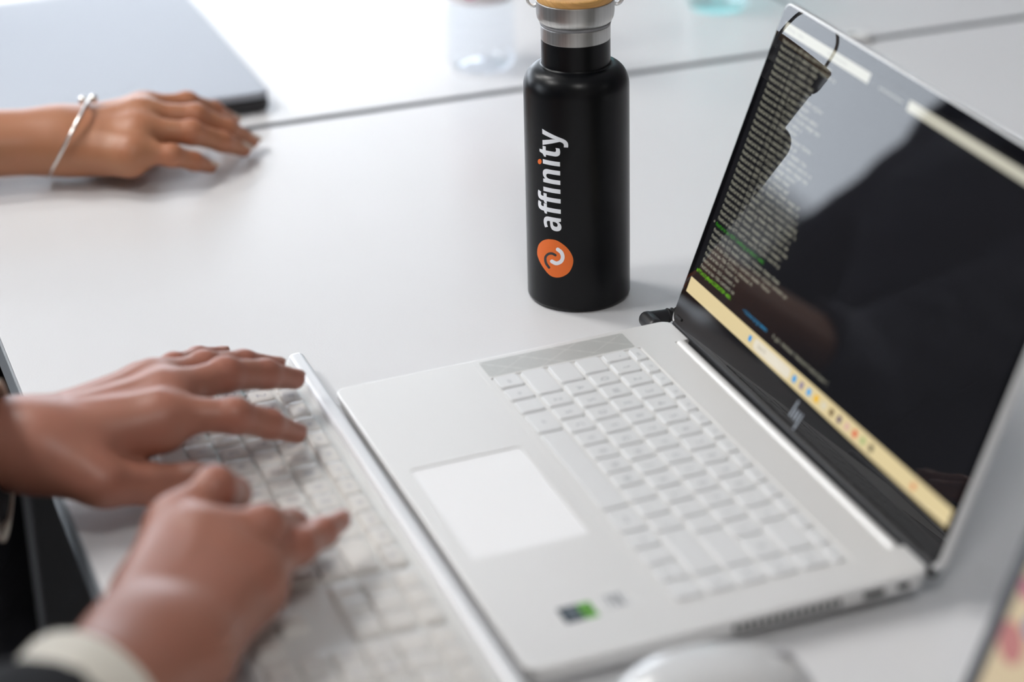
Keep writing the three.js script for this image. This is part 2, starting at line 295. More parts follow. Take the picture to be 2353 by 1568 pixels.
  // logo: four slanted strokes
  const bar = (z, y0, y1) => { const k = 0.32, t = 0.0009; const sh = new THREE.Shape([[z + y0 * k - t, y0], [z + y0 * k + t, y0], [z + y1 * k + t, y1], [z + y1 * k - t, y1]].map(([a, b]) => new THREE.Vector2(a, b))); const g = new THREE.ExtrudeGeometry(sh, { depth: 0.0001, bevelEnabled: false }); g.applyMatrix4(new THREE.Matrix4().makeBasis(V(0, 0, 1), V(0, 1, 0), V(-1, 0, 0))); return g; };
  const lg = [bar(-0.0052, -0.0035, 0.0085), bar(-0.0015, -0.0035, 0.0035), bar(0.0018, -0.0035, 0.0035), bar(0.0055, -0.0085, 0.0035)];
  mesh('logo', mergeGeometries(lg).translate(-0.00121, 0.0135, 0.181), std({ color: rgb(0.30, 0.33, 0.37), roughness: 0.35, metalness: 0.3 }), lid, 'small silver slanted-stroke logo on the chin');
  mesh('hinge_cover', rbox(-0.0016, 0.0048, -0.0045, 0.0032, 0.004, 0.356, 0.0014), blackPlastic, lid);
  for (const z of [0.006, 0.345]) mesh('rubber_bumper', rbox(-0.0022, -0.0008, 0.006, 0.008, z, z + 0.009, 0.0006), rubber, lid);
}

// ------------------------------------------------------------------ power plug in the laptop's left side
{
  const t = thing('power_plug', 'black right-angle power plug with ribbed strain relief and cable', 'plug', [0.2335, 0.0105, -0.016]);
  mesh('plug_body', (() => { const g = new THREE.CapsuleGeometry(0.0060, 0.013, 8, 20).rotateX(Math.PI / 2).translate(0, 0, -0.006); return g; })(), blackPlastic, t);
  mesh('barrel', cyl(0.0026, 0.012, 16).rotateX(Math.PI / 2).translate(0, 0, 0.0085), aluBright, t);
  mesh('arm', new THREE.CylinderGeometry(0.0044, 0.0052, 0.018, 20).rotateZ(-Math.PI / 2).translate(0.010, 0.0004, -0.0125), blackPlastic, t);
  for (let i = 0; i < 7; i++) mesh('strain_rib', new THREE.TorusGeometry(0.0041 - i * 0.0002, 0.0011, 8, 20).rotateY(Math.PI / 2).translate(0.0155 + i * 0.0034, 0.0004, -0.0125), rubber, t);
  mesh('cable', tube([V(0.015, 0.0004, -0.0125), V(0.04, 0.0002, -0.0125), V(0.07, -0.005, -0.008), V(0.12, -0.0083, 0.01), V(0.2, -0.0083, 0.07), V(0.33, -0.0083, 0.11), V(0.5, -0.0083, 0.06), V(0.7, -0.0083, 0.1)], 0.0021, 90, 10), blackPlastic, t);
}

// ------------------------------------------------------------------ keyboard under a clear film
{
  const KX0 = -0.131, KX1 = -0.003, KZ0 = -0.064, KZ1 = 0.374;
  const t = thing('computer_keyboard', 'white full-size keyboard under a wrinkled clear cover, silver rear rail', 'keyboard', [(KX0 + KX1) / 2, 0, (KZ0 + KZ1) / 2]);
  const off = (g) => g.translate(-(KX0 + KX1) / 2, 0, -(KZ0 + KZ1) / 2);
  mesh('case', off(slab(KX0, KX1, KZ0, KZ1, 0.0005, 0.0105, 0.006, 0.0012)), whitePlastic, t);
  mesh('rear_rail', off(rbox(KX1 - 0.0115, KX1, 0.002, 0.0160, KZ0, KZ1, 0.0045, 4)), std({ color: rgb(0.84, 0.85, 0.87), metalness: 0.25, roughness: 0.3 }), t, 'shiny silver rail along the rear edge');
  const u = 0.019, rowX = [-0.1265, -0.1085, -0.0905, -0.0725, -0.0545, -0.0345], dz = 0.01695, keys = [];
  const put = (r, z, w, txt, wx = 0.0166) => keys.push([rowX[r], z, w, txt, wx]);
  const Z = -0.0575;
  let z = Z; for (const [w, s] of [[1.5, 'ctrl'], [1, ''], [1.25, 'alt'], [6.25, ''], [1.25, 'alt'], [1, ''], [1.25, ''], [1.5, 'ctrl']]) { put(0, z, w * u, s); z += w * u; }
  const row = (r, w, s, L, end) => { let q = Z; put(r, q, w * u, s); q += w * u; for (const l of L) { put(r, q, u, l); q += u; } put(r, q, Z + 15 * u - q, end); };
  row(1, 2.25, '\u21e7', [...'ZXCVBNM,./'], '\u21e7'); row(2, 1.75, '\u21ea', [...'ASDFGHJKL;', "'"], '\u21b5'); row(3, 1.5, '\u21e5', [...'QWERTYUIOP[]'], '\\'); row(4, 1, '`', [...'1234567890-='], '\u2190');
  for (let i = 0; i < 13; i++) put(5, Z + i * u * 15 / 13, u * 15 / 13, i ? 'F' + i : 'esc', 0.0125);
  const N = 0.2355;
  for (let i = 0; i < 3; i++) { put(5, N + i * u, u, '', 0.0125); put(4, N + i * u, u, ''); put(3, N + i * u, u, ''); put(0, N + i * u, u, ['\u25c2', '\u25be', '\u25b8'][i]); }
  put(1, N + u, u, '\u25b4');
  const M = 0.2985; [['0', 0, 0, 2], ['.', 0, 2, 1], ['1', 1, 0, 1], ['2', 1, 1, 1], ['3', 1, 2, 1], ['4', 2, 0, 1], ['5', 2, 1, 1], ['6', 2, 2, 1], ['7', 3, 0, 1], ['8', 3, 1, 1], ['9', 3, 2, 1], ['+', 3, 3, 0.9], ['-', 2, 3, 0.9], ['', 1, 3, 0.9], ['', 0, 3, 0.9], ['', 4, 0, 1], ['/', 4, 1, 1], ['*', 4, 2, 1], ['-', 4, 3, 0.9]].forEach(([s, r, c, w]) => put(r, M + c * u, w * u - 0.0002, s));
  for (let i = 0; i < 4; i++) put(5, M + i * u, u * (i === 3 ? 0.9 : 1), '', 0.0125);
  const zw = KZ1 - KZ0, xw = KX1 - KX0;
  const kt = canvasTex(2048, 598, (g, w, h) => {
    g.fillStyle = '#e6e3df'; g.fillRect(0, 0, w, h); g.fillStyle = '#8f8fa0'; g.textAlign = 'center'; g.textBaseline = 'middle';
    for (const [x, zz, ww, s, wx] of keys) { g.font = (s.length > 1 ? 22 : 40) + 'px sans-serif'; g.fillText(s, (zz + ww / 2 - KZ0) / zw * w, (1 - (x + wx / 2 - KX0) / xw) * h); }
  });
  const km = std({ map: kt, roughness: 0.5 }), uv = (x, zz) => [(zz - KZ0) / zw, (x - KX0) / xw];
  for (const [x, zz, ww, s, wx] of keys) mesh('key', off(keycap(x, x + wx, zz + 0.0009, zz + ww - 0.0009, 0.0098, 0.0148, 0.0014, uv)), km, t);
  // the cover: a film that rides over the caps, sags between them and wrinkles
  const nx = 96, nz = 330, x0 = -0.1285, x1 = -0.0135, z0 = -0.0605, z1 = 0.372, P = [], I = [];
  const top = (x, zz) => { let d = 1; for (const [kx, kz, kw, , wx] of keys) { const a = Math.max(kx + 0.001 - x, x - kx - wx + 0.001), b = Math.max(kz + 0.002 - zz, zz - kz - kw + 0.002); d = Math.min(d, Math.max(a, b)); } return d; };
  for (let i = 0; i <= nx; i++) for (let j = 0; j <= nz; j++) {
    const x = x0 + (x1 - x0) * i / nx, zz = z0 + (z1 - z0) * j / nz, d = top(x, zz);
    let y = 0.0157 - 0.0026 * Math.min(1, Math.max(0, d) / 0.0025);
    y += 0.0002 * perlin.noise(x * 160, zz * 120, 2.2) + 0.0012 * Math.max(0, perlin.noise(x * 45, zz * 38, 9.1));
    const e = Math.min(i, nx - i, j, nz - j); if (e < 3) y -= (3 - e) * 0.0009;
    P.push(x, Math.max(y, 0.0112), zz);
  }
  for (let i = 0; i < nx; i++) for (let j = 0; j < nz; j++) { const a = i * (nz + 1) + j, b = a + 1, c = a + nz + 1, d = c + 1; I.push(a, b, c, b, d, c); }
  const g = new THREE.BufferGeometry(); g.setAttribute('position', new THREE.Float32BufferAttribute(P, 3)); g.setIndex(I); g.computeVertexNormals();
  mesh('clear_cover', off(g), phys({ color: rgb(0.96, 0.96, 0.955), transmission: 0.93, thickness: 0, roughness: 0.13, ior: 1.42, side: THREE.DoubleSide }), t, 'thin wrinkled transparent film');
}

// ------------------------------------------------------------------ black steel flask
const BX = 0.2155, BZ = -0.11174, BR = 0.03682;
{
  const t = thing('water_bottle', 'matte black steel bottle with bamboo lid and orange affinity print', 'bottle', [BX, 0, BZ]);
  const paint = phys({ color: rgb(0.004, 0.0045, 0.0055), roughness: 0.3, ior: 1.5, specularIntensity: 0.45, bumpMap: noiseTex(256, (u, v) => 0.5 + 0.5 * tileNoise(u, v, 90, 4), 6), bumpScale: 0.00001 });
  const pr = [[0, 0.0008], [0.027, 0.0008], [0.0285, 0], [0.0325, 0]];
  for (let i = 1; i <= 8; i++) { const a = i / 8 * Math.PI / 2; pr.push([0.0325 + 0.0043 * Math.sin(a), 0.0043 - 0.0043 * Math.cos(a)]); }
  pr.push([BR, 0.06], [BR, 0.11], [BR, 0.157]);
  for (let i = 1; i <= 18; i++) { const a = i / 18 * Math.PI / 2; pr.push([BR - 0.0118 * (1 - Math.cos(a)), 0.158 + 0.0155 * Math.sin(a)]); }
  pr.push([0.0245, 0.1738], [0.0240, 0.1745]);
  mesh('body', lathe(pr, 128), paint, t);
  mesh('neck', lathe([[0.0238, 0.1738], [0.0239, 0.176], [0.0239, 0.1921]]), paint, t);
  const steelTex = canvasTex(1024, 8, (g, w, h) => { for (let x = 0; x < w; x++) { const v = 205 + Math.floor((perlin.noise(x * 0.09, 1, 1) * 0.6 + perlin.noise(x * 0.6, 2, 5) * 0.4) * 28); g.fillStyle = `rgb(${v},${v},${v})`; g.fillRect(x, 0, 1, h); } });
  const steel = phys({ map: steelTex, color: rgb(0.90, 0.89, 0.87), metalness: 1, roughness: 0.36, anisotropy: 0.4 });
  mesh('steel_ring', lathe([[0.0239, 0.1921], [0.02405, 0.1924], [0.02405, 0.2015], [0.0236, 0.2020], [0.0225, 0.2022], [0.0225, 0.206]]), steel, t, 'bare brushed steel ring');
  mesh('gasket', lathe([[0.0226, 0.2021], [0.0242, 0.2022], [0.0246, 0.2034], [0.0240, 0.2044], [0.0226, 0.2044]], 64), std({ color: rgb(0.25, 0.25, 0.26), roughness: 0.6 }), t);
  const cap = mesh('cap', lathe([[0.0225, 0.2042], [0.0240, 0.2042], [0.0252, 0.2052], [0.0264, 0.2075], [0.0269, 0.2105], [0.0270, 0.2192], [0.0264, 0.2196], [0.0, 0.2196]]), steel, t, 'brushed steel cap');
  const wood = canvasTex(512, 512, (g, w, h) => { g.fillStyle = '#d9a866'; g.fillRect(0, 0, w, h); for (let i = 0; i < 260; i++) { const y = rnd() * h; g.strokeStyle = `rgba(${120 + rnd() * 60 | 0},${75 + rnd() * 40 | 0},${30 + rnd() * 20 | 0},${0.08 + rnd() * 0.16})`; g.lineWidth = 0.6 + rnd() * 2; g.beginPath(); g.moveTo(0, y); g.bezierCurveTo(w * 0.3, y + rnd() * 14 - 7, w * 0.7, y + rnd() * 14 - 7, w, y + rnd() * 8 - 4); g.stroke(); } });
  const wg = lathe([[0.0262, 0.2196], [0.0268, 0.2202], [0.0268, 0.2236], [0.0260, 0.2246], [0.0, 0.2248]], 96);
  { const p = wg.attributes.position, uv = []; for (let i = 0; i < p.count; i++) uv.push(p.getX(i) * 18 + p.getY(i) * 3, p.getZ(i) * 18 + p.getY(i) * 22); wg.setAttribute('uv', new THREE.Float32BufferAttribute(uv, 2)); }
  mesh('bamboo_disc', wg, std({ map: wood, roughness: 0.5 }), t, 'pale bamboo lid top');
  const hd = V(RIGHT.x, 0, RIGHT.z).normalize(), hp = (s, y) => hd.clone().multiplyScalar(s).setY(y);
  mesh('handle', tube([hp(-0.0262, 0.2158), hp(-0.0285, 0.2148), hp(-0.0318, 0.2172), hp(-0.0328, 0.2215), hp(-0.0326, 0.230), hp(-0.029, 0.243), hp(-0.016, 0.252), hp(0, 0.2545), hp(0.016, 0.252), hp(0.029, 0.243), hp(0.0326, 0.230), hp(0.0328, 0.2215), hp(0.0318, 0.2172), hp(0.0285, 0.2148), hp(0.0262, 0.2158)], 0.00125, 120, 12), aluBright, t, 'steel wire carrying loop');
  // print: bend flat outlines round the body
  const hit = (px, py) => { const d = rayOf(px, py), ox = EYE.x - BX, oz = EYE.z - BZ, a = d.x * d.x + d.z * d.z, b = ox * d.x + oz * d.z, c = ox * ox + oz * oz - BR * BR, k = (-b - Math.sqrt(b * b - a * c)) / a; return [Math.atan2(oz + d.z * k, ox + d.x * k), EYE.y + d.y * k]; };
  const bend = (g2, theta, height, lift) => { let g = new TessellateModifier(0.0022, 6).modify(g2.index ? g2.toNonIndexed() : g2); const p = g.attributes.position; for (let i = 0; i < p.count; i++) { const a = theta(p.getX(i), p.getY(i)), y = height(p.getX(i), p.getY(i)), r = BR + lift; p.setXYZ(i, r * Math.cos(a), y, r * Math.sin(a)); } const n = new Float32Array(p.count * 3); for (let i = 0; i < p.count; i++) { const l = Math.hypot(p.getX(i), p.getZ(i)); n[3 * i] = p.getX(i) / l; n[3 * i + 2] = p.getZ(i) / l; } g.setAttribute('normal', new THREE.BufferAttribute(n, 3));
    const A = V(0, 0, 0), B = V(0, 0, 0), C = V(0, 0, 0); for (let i = 0; i < p.count; i += 3) { A.fromBufferAttribute(p, i); B.fromBufferAttribute(p, i + 1); C.fromBufferAttribute(p, i + 2); const r = A.clone().setY(0); if (B.clone().sub(A).cross(C.clone().sub(A)).dot(r) < 0) { p.setXYZ(i + 1, C.x, C.y, C.z); p.setXYZ(i + 2, B.x, B.y, B.z); } }
    for (let i = 0; i < p.count; i++) { const l = Math.hypot(p.getX(i), p.getZ(i)); n[3 * i] = p.getX(i) / l; n[3 * i + 2] = p.getZ(i) / l; } return g; };
  const white = std({ color: rgb(0.88, 0.90, 0.94), roughness: 0.5 }), orange = std({ color: rgb(0.86, 0.16, 0.012), roughness: 0.45 }), inkDark = std({ color: rgb(0.02, 0.022, 0.028), roughness: 0.45 });
  const font = await new FontLoader().loadAsync('fonts/droid/droid_sans_bold.typeface.json');
  const [aBase, yA] = hit(1289.5, 533), [aTop] = hit(1250, 490), [, yB] = hit(1250, 297);
  const em = 1, shapes = [], dots = []; let pen = 0;
  for (const [ch, kern] of [['a', -0.02], ['f', -0.045], ['f', -0.05], ['\u0131', 0.0], ['n', 0.0], ['\u0131', 0.0], ['t', -0.02], ['y', 0]]) {
    const known = !!font.data.glyphs[ch]; let ss = font.generateShapes(known ? ch : 'i', em);
    if (!known) { const low = Math.max(...font.generateShapes('x', em).flatMap((q) => q.getPoints(4).map((k) => k.y))) * 1.12; ss = ss.filter((q) => Math.max(...q.getPoints(4).map((k) => k.y)) < low); }
    for (const s of ss) { const q = s.extractPoints(10); const sh = new THREE.Shape(q.shape.map((k) => k.clone().add(new THREE.Vector2(pen, 0)))); sh.holes = q.holes.map((hl) => new THREE.Path(hl.map((k) => k.clone().add(new THREE.Vector2(pen, 0))))); shapes.push(sh); }
    const gw = font.data.glyphs[known ? ch : 'i'].ha / font.data.resolution * em; if (ch === '\u0131' && dots.length < 2) dots.push(pen + gw / 2); pen += gw + kern;
  }
  const sg = mergeVertices(new THREE.ShapeGeometry(shapes)); sg.computeBoundingBox(); const bb = sg.boundingBox, xh = Math.max(...font.generateShapes('x', em).flatMap((q) => q.getPoints(4).map((k) => k.y)));
  const th = (x, y) => aBase + (aTop - aBase) * y / xh, hh = (x) => yA + (yB - yA) * (x - bb.min.x) / (bb.max.x - bb.min.x);
  { const flat = sg.clone(), k = BR; flat.scale(0.0212, 0.025, 1); mesh('print_lettering', bend(flat, (x, y) => th(x / 0.0212, y / 0.025), (x) => hh(x / 0.0212), 0.00012), white, t, 'white lettering reading affinity'); }
  const onBody = (px, py) => { const [a, y] = hit(px, py); return new THREE.Vector2(a * BR, y); };
  const Q = (x, y) => onBody(1200 + x / 4.129, 280 + y / 4.129);
  const blob = (pts) => new THREE.ShapeGeometry(new THREE.Shape(new THREE.SplineCurve(pts.concat([pts[0]])).getPoints(80)));
  const flatBend = (g, lift) => bend(g, (x) => x / BR, (x, y) => y, lift);
  mesh('print_dot', flatBend(new THREE.ShapeGeometry(new THREE.Shape(Array.from({ length: 24 }, (_, i) => Q(167 + 18.5 * Math.cos(i / 12 * Math.PI), 377 + 25 * Math.sin(i / 12 * Math.PI))))), 0.00012), orange, t, 'orange dot of the letter i');
  mesh('print_emblem', flatBend(blob([[250, 1113], [330, 1127], [420, 1190], [474, 1270], [483, 1340], [450, 1422], [390, 1466], [325, 1478], [262, 1455], [202, 1385], [160, 1310], [143, 1245], [155, 1172], [197, 1127]].map((p) => Q(...p))), 0.00012), orange, t, 'orange rounded emblem');
  const stroke = (pts, w) => { const c = new THREE.SplineCurve(pts.map((p) => new THREE.Vector2(...p))), n = 28, L = [], Rr = []; for (let i = 0; i <= n; i++) { const p = c.getPoint(i / n), d = c.getTangent(i / n); L.push([p.x - d.y * w, p.y + d.x * w]); Rr.push([p.x + d.y * w, p.y - d.x * w]); } const capE = (p, d, s) => Array.from({ length: 9 }, (_, i) => { const a = Math.atan2(d.x, -d.y) + s * (i + 1) / 10 * Math.PI; return [p.x + w * Math.cos(a), p.y + w * Math.sin(a)]; }); const e = c.getTangent(1), s0 = c.getTangent(0); return [...L, ...capE(c.getPoint(1), e, -1), ...Rr.reverse(), ...capE(c.getPoint(0), { x: -s0.x, y: -s0.y }, -1)].map((p) => Q(...p)); };
  mesh('print_swirl', flatBend(new THREE.ShapeGeometry(new THREE.Shape(stroke([[338, 1211], [372, 1240], [385, 1285], [368, 1325], [325, 1343], [283, 1324]], 18))), 0.0002), white, t, 'white curl of the emblem');
  mesh('print_swirl', flatBend(new THREE.ShapeGeometry(new THREE.Shape(stroke([[316, 1266], [285, 1250], [250, 1254], [222, 1285], [226, 1338], [256, 1383]], 11.5))), 0.0002), inkDark, t, 'dark curl of the emblem');
}

// ------------------------------------------------------------------ ceiling panels
RectAreaLightUniformsLib.init();
const PANEL = 15.5;
for (const [x, z, hw, l] of [[-1.5, -2.2, 0.31, 'square ceiling light panel nearest the windows'], [-1.5, -0.4, 0.31, 'square ceiling light panel above the chairs'], [-0.8, -1.25, 0.31, 'square ceiling light panel above the closed laptop'], [-0.2, 1.5, 0.18, 'narrow ceiling light panel near the plain front wall']]) {
  const t = thing('ceiling_light', l, 'lamp', [x, CE, z]), q = hw - 0.02;
  for (const g of [rbox(-hw, hw, -0.012, 0, -0.31, -0.29, 0.002), rbox(-hw, hw, -0.012, 0, 0.29, 0.31, 0.002), rbox(-hw, -q, -0.012, 0, -0.29, 0.29, 0.002), rbox(q, hw, -0.012, 0, -0.29, 0.29, 0.002)]) mesh('frame_strip', g, frameWhite, t);
  mesh('light_diffuser', box(-q, q, -0.008, -0.001, -0.29, 0.29), std({ color: rgb(0.9, 0.9, 0.9), roughness: 0.8, emissive: rgb(1, 0.98, 0.955), emissiveIntensity: 2.0 }), t);
  const a = new THREE.RectAreaLight(rgb(1, 0.98, 0.955), PANEL, 2 * q - 0.02, 0.56); a.position.set(x, CE - 0.014, z); a.rotation.x = -Math.PI / 2; a.name = 'panel'; scene.add(a);
}

// ------------------------------------------------------------------ things further along the tables
{ // closed laptop on the far table
  const a = at(619, 210, 0.019), x1 = a.x, z1 = a.z;
  const t = thing('closed_laptop', 'closed silver laptop with black underside beside the braceleted hand', 'laptop', [x1 - 0.125, 0, z1 - 0.185]);
  mesh('base', slab(-0.125, 0.125, -0.185, 0.185, 0.002, 0.0125, 0.008, 0.0015), blackPlastic, t);
  mesh('lid', slab(-0.125, 0.125, -0.185, 0.185, 0.0132, 0.0195, 0.008, 0.0012), std({ color: rgb(0.37, 0.39, 0.43), metalness: 0.4, roughness: 0.45 }), t, 'brushed silver lid');
  for (const [x, z] of [[-0.1, -0.16], [0.1, -0.16], [-0.1, 0.16], [0.1, 0.16]]) mesh('rubber_foot', cyl(0.006, 0.0022, 16).translate(x, 0.0011, z), rubber, t);
  for (const x of [-0.06, -0.03, 0.03, 0.055]) mesh('port', rbox(x, x + 0.013, 0.005, 0.0095, 0.184, 0.1852, 0.0008, 1), std({ color: rgb(0.003, 0.003, 0.003), roughness: 0.5 }), t);
}
{ // clear drinking-water bottle
  const a = at(1108, 150, 0);
  const t = thing('plastic_bottle', 'clear plastic water bottle with pink label behind the black flask', 'bottle', [a.x, 0, a.z]);
  const r = 0.0315, pr = [[0, 0.004], [0.012, 0.004], [0.018, 0.0005], [0.024, 0], [0.029, 0.003], [r, 0.009]];
  for (let i = 0; i < 9; i++) { const y = 0.016 + i * 0.011; pr.push([r, y - 0.003], [r - 0.0011, y], [r, y + 0.003]); }
  pr.push([r, 0.135], [0.029, 0.15], [0.020, 0.172], [0.0135, 0.184], [0.0132, 0.2]);
  mesh('shell', lathe(pr, 64), phys({ color: rgb(0.95, 0.97, 0.99), transmission: 1, thickness: 0, roughness: 0.03, ior: 1.5, side: THREE.DoubleSide }), t);
  const lab = canvasTex(512, 256, (g, w, h) => { g.fillStyle = '#f2eef2'; g.fillRect(0, 0, w, h); g.fillStyle = '#e0569a'; for (let i = 0; i < 6; i++) { g.beginPath(); g.ellipse(40 + i * 86, 190, 22, 40, 0.4, 0, 7); g.fill(); g.fillRect(20 + i * 86, 40, 46, 60); } });
  mesh('label', lathe([[r + 0.0003, 0.066], [r + 0.0003, 0.125]], 64), std({ map: lab, roughness: 0.4, side: THREE.DoubleSide }), t, 'white and pink wrap label');
  mesh('screw_cap', lathe([[0.0145, 0.192], [0.0148, 0.193], [0.0148, 0.207], [0.0138, 0.209], [0, 0.209]], 48), std({ color: rgb(0.75, 0.1, 0.35), roughness: 0.4 }), t);
}
{ // turquoise tumbler
  const a = at(1648, 14, 0);
  const t = thing('drinking_glass', 'turquoise tinted drinking glass on the far table', 'glass', [a.x, 0, a.z]);
  mesh('glass_wall', lathe([[0, 0.001], [0.028, 0.0005], [0.031, 0.003], [0.036, 0.115], [0.0345, 0.115], [0.0295, 0.009], [0, 0.008]], 64), phys({ color: rgb(0.92, 0.985, 0.985), transmission: 1, thickness: 0, roughness: 0.03, ior: 1.5, side: THREE.DoubleSide }), t);
}
{ // cable cap at the crossing of the four tables
  const a = at(1972, 92, 0);
  const t = thing('cable_grommet', 'small white plastic cap at the crossing of the table joints', 'grommet', [a.x, 0, a.z]);
  mesh('flange', lathe([[0, 0.0062], [0.010, 0.006], [0.0125, 0.005], [0.0135, 0.0004], [0, 0.0004]], 40), whitePlastic, t);
  mesh('slot', rbox(-0.013, -0.003, 0.0058, 0.0066, -0.0025, 0.0025, 0.0004, 1), std({ color: rgb(0.08, 0.09, 0.08), roughness: 0.8 }), t);
}
{ // mouse
  const a = at(1632, 1512, 0.034);
  const t = thing('computer_mouse', 'white glossy computer mouse beside the laptop', 'mouse', [a.x, 0, a.z + 0.004]);
  const L = 0.057, Wd = 0.031, Hh = 0.036, g = new THREE.SphereGeometry(1, 64, 32, 0, Math.PI * 2, 0, Math.PI / 2);
  const p = g.attributes.position; for (let i = 0; i < p.count; i++) { let x = p.getX(i), y = p.getY(i), z = p.getZ(i); const s = (v, e) => Math.sign(v) * Math.abs(v) ** e; p.setXYZ(i, s(x, 0.88) * L, 0.002 + s(y, 0.8) * Hh * (1 - 0.14 * x - 0.06 * x * x), s(z, 0.85) * Wd * (1 - 0.06 * x)); }
  g.computeVertexNormals();
  mesh('shell', g, phys({ color: rgb(0.74, 0.75, 0.76), roughness: 0.28, clearcoat: 0.7, clearcoatRoughness: 0.08 }), t);
  mesh('sole', new THREE.CylinderGeometry(1, 1, 0.0022, 48).scale(L * 0.97, 1, Wd * 0.97).translate(0, 0.0011, 0), std({ color: rgb(0.3, 0.3, 0.32), roughness: 0.6 }), t);
  mesh('scroll_wheel', new THREE.TorusGeometry(0.0085, 0.0026, 10, 24).translate(0.036, 0.0205, 0), std({ color: rgb(0.45, 0.45, 0.47), roughness: 0.5 }), t);
}
{ // second open laptop at the right
  const t = thing('laptop', 'second open laptop with a grey frame, colourful picture on screen', 'laptop', [0.16, 0, 0.501]);
  const grey = std({ color: rgb(0.36, 0.37, 0.39), metalness: 0.8, roughness: 0.4 });
  const base = mesh('base', slab(-0.235, 0, 0, 0.345, 0.003, 0.0165, 0.008, 0.0012), grey, t);
  for (const x of [-0.22, -0.03]) mesh('rubber_foot', box(x, x + 0.012, 0, 0.0035, 0.03, 0.31), rubber, base);
  mesh('touchpad', slab(-0.225, -0.15, 0.115, 0.23, 0.0163, 0.0167, 0.003, 0.0001), grey, base);
  for (let r = 0; r < 5; r++) for (let c = 0; c < 16; c++) mesh('key', keycap(-0.135 + r * 0.0192, -0.1185 + r * 0.0192, 0.02 + c * 0.0192, 0.0365 + c * 0.0192, 0.0165, 0.0178, 0.0004, (x, z) => [x, z]), blackPlastic, base);
  const lid = mesh('lid', (() => { const s = roundRect(0, 0.345, 0, 0.228, 0.008), g = new THREE.ExtrudeGeometry(s, { depth: 0.0045, bevelEnabled: true, bevelThickness: 0.0007, bevelSize: 0.0007, bevelOffset: -0.0007, bevelSegments: 3, curveSegments: 8 }); g.applyMatrix4(new THREE.Matrix4().makeBasis(V(0, 0, -1), V(0, 1, 0), V(1, 0, 0))); g.translate(0, 0, 0.345); return eased(g); })(), grey, t);
  lid.rotation.z = -20.8 * Math.PI / 180; lid.position.set(-0.001, 0.0185, 0);
  mesh('screen_bezel', (() => { const s = roundRect(0.0014, 0.3436, 0.004, 0.2266, 0.006), g = new THREE.ExtrudeGeometry(s, { depth: 0.0004, bevelEnabled: false }); g.applyMatrix4(new THREE.Matrix4().makeBasis(V(0, 0, -1), V(0, 1, 0), V(1, 0, 0))); return g.translate(-0.0012, 0, 0.345); })(), std({ color: rgb(0.085, 0.092, 0.105), roughness: 0.35 }), lid);
  const scr = canvasTex(1024, 640, (g, w, h) => {
    g.fillStyle = '#cdbb9c'; g.fillRect(0, 0, w, h);
    const b = (x, y, r, c) => { g.fillStyle = c; g.beginPath(); g.ellipse(x * w, y * h, r * w, r * w * 0.8, 0.4, 0, 7); g.fill(); };
    b(0.012, 0.30, 0.018, '#c98f70'); b(0.055, 0.42, 0.026, '#8fb9a0'); b(0.018, 0.60, 0.018, '#b4607c'); b(0.045, 0.575, 0.022, '#c0705c'); b(0.06, 0.665, 0.02, '#6f86aa'); b(0.03, 0.73, 0.035, '#b67a78'); b(0.3, 0.3, 0.08, '#8fb59f'); b(0.42, 0.6, 0.09, '#b5614f'); b(0.6, 0.4, 0.1, '#7c8fae'); b(0.8, 0.7, 0.09, '#d8b25c');
  });
  const fg = new THREE.BufferGeometry(); fg.setAttribute('position', new THREE.Float32BufferAttribute([-0.0014, 0.016, 0.0115, -0.0014, 0.016, 0.3335, -0.0014, 0.219, 0.3335, -0.0014, 0.219, 0.0115], 3)); fg.setAttribute('uv', new THREE.Float32BufferAttribute([0, 0, 1, 0, 1, 1, 0, 1], 2)); fg.setIndex([0, 1, 2, 0, 2, 3]); fg.computeVertexNormals();
  mesh('display_screen', fg, std({ color: rgb(0.01, 0.01, 0.01), roughness: 0.25, emissive: rgb(1, 1, 1), emissiveMap: scr, emissiveIntensity: 0.7 }), lid, 'lit beige screen with coloured patches');
}
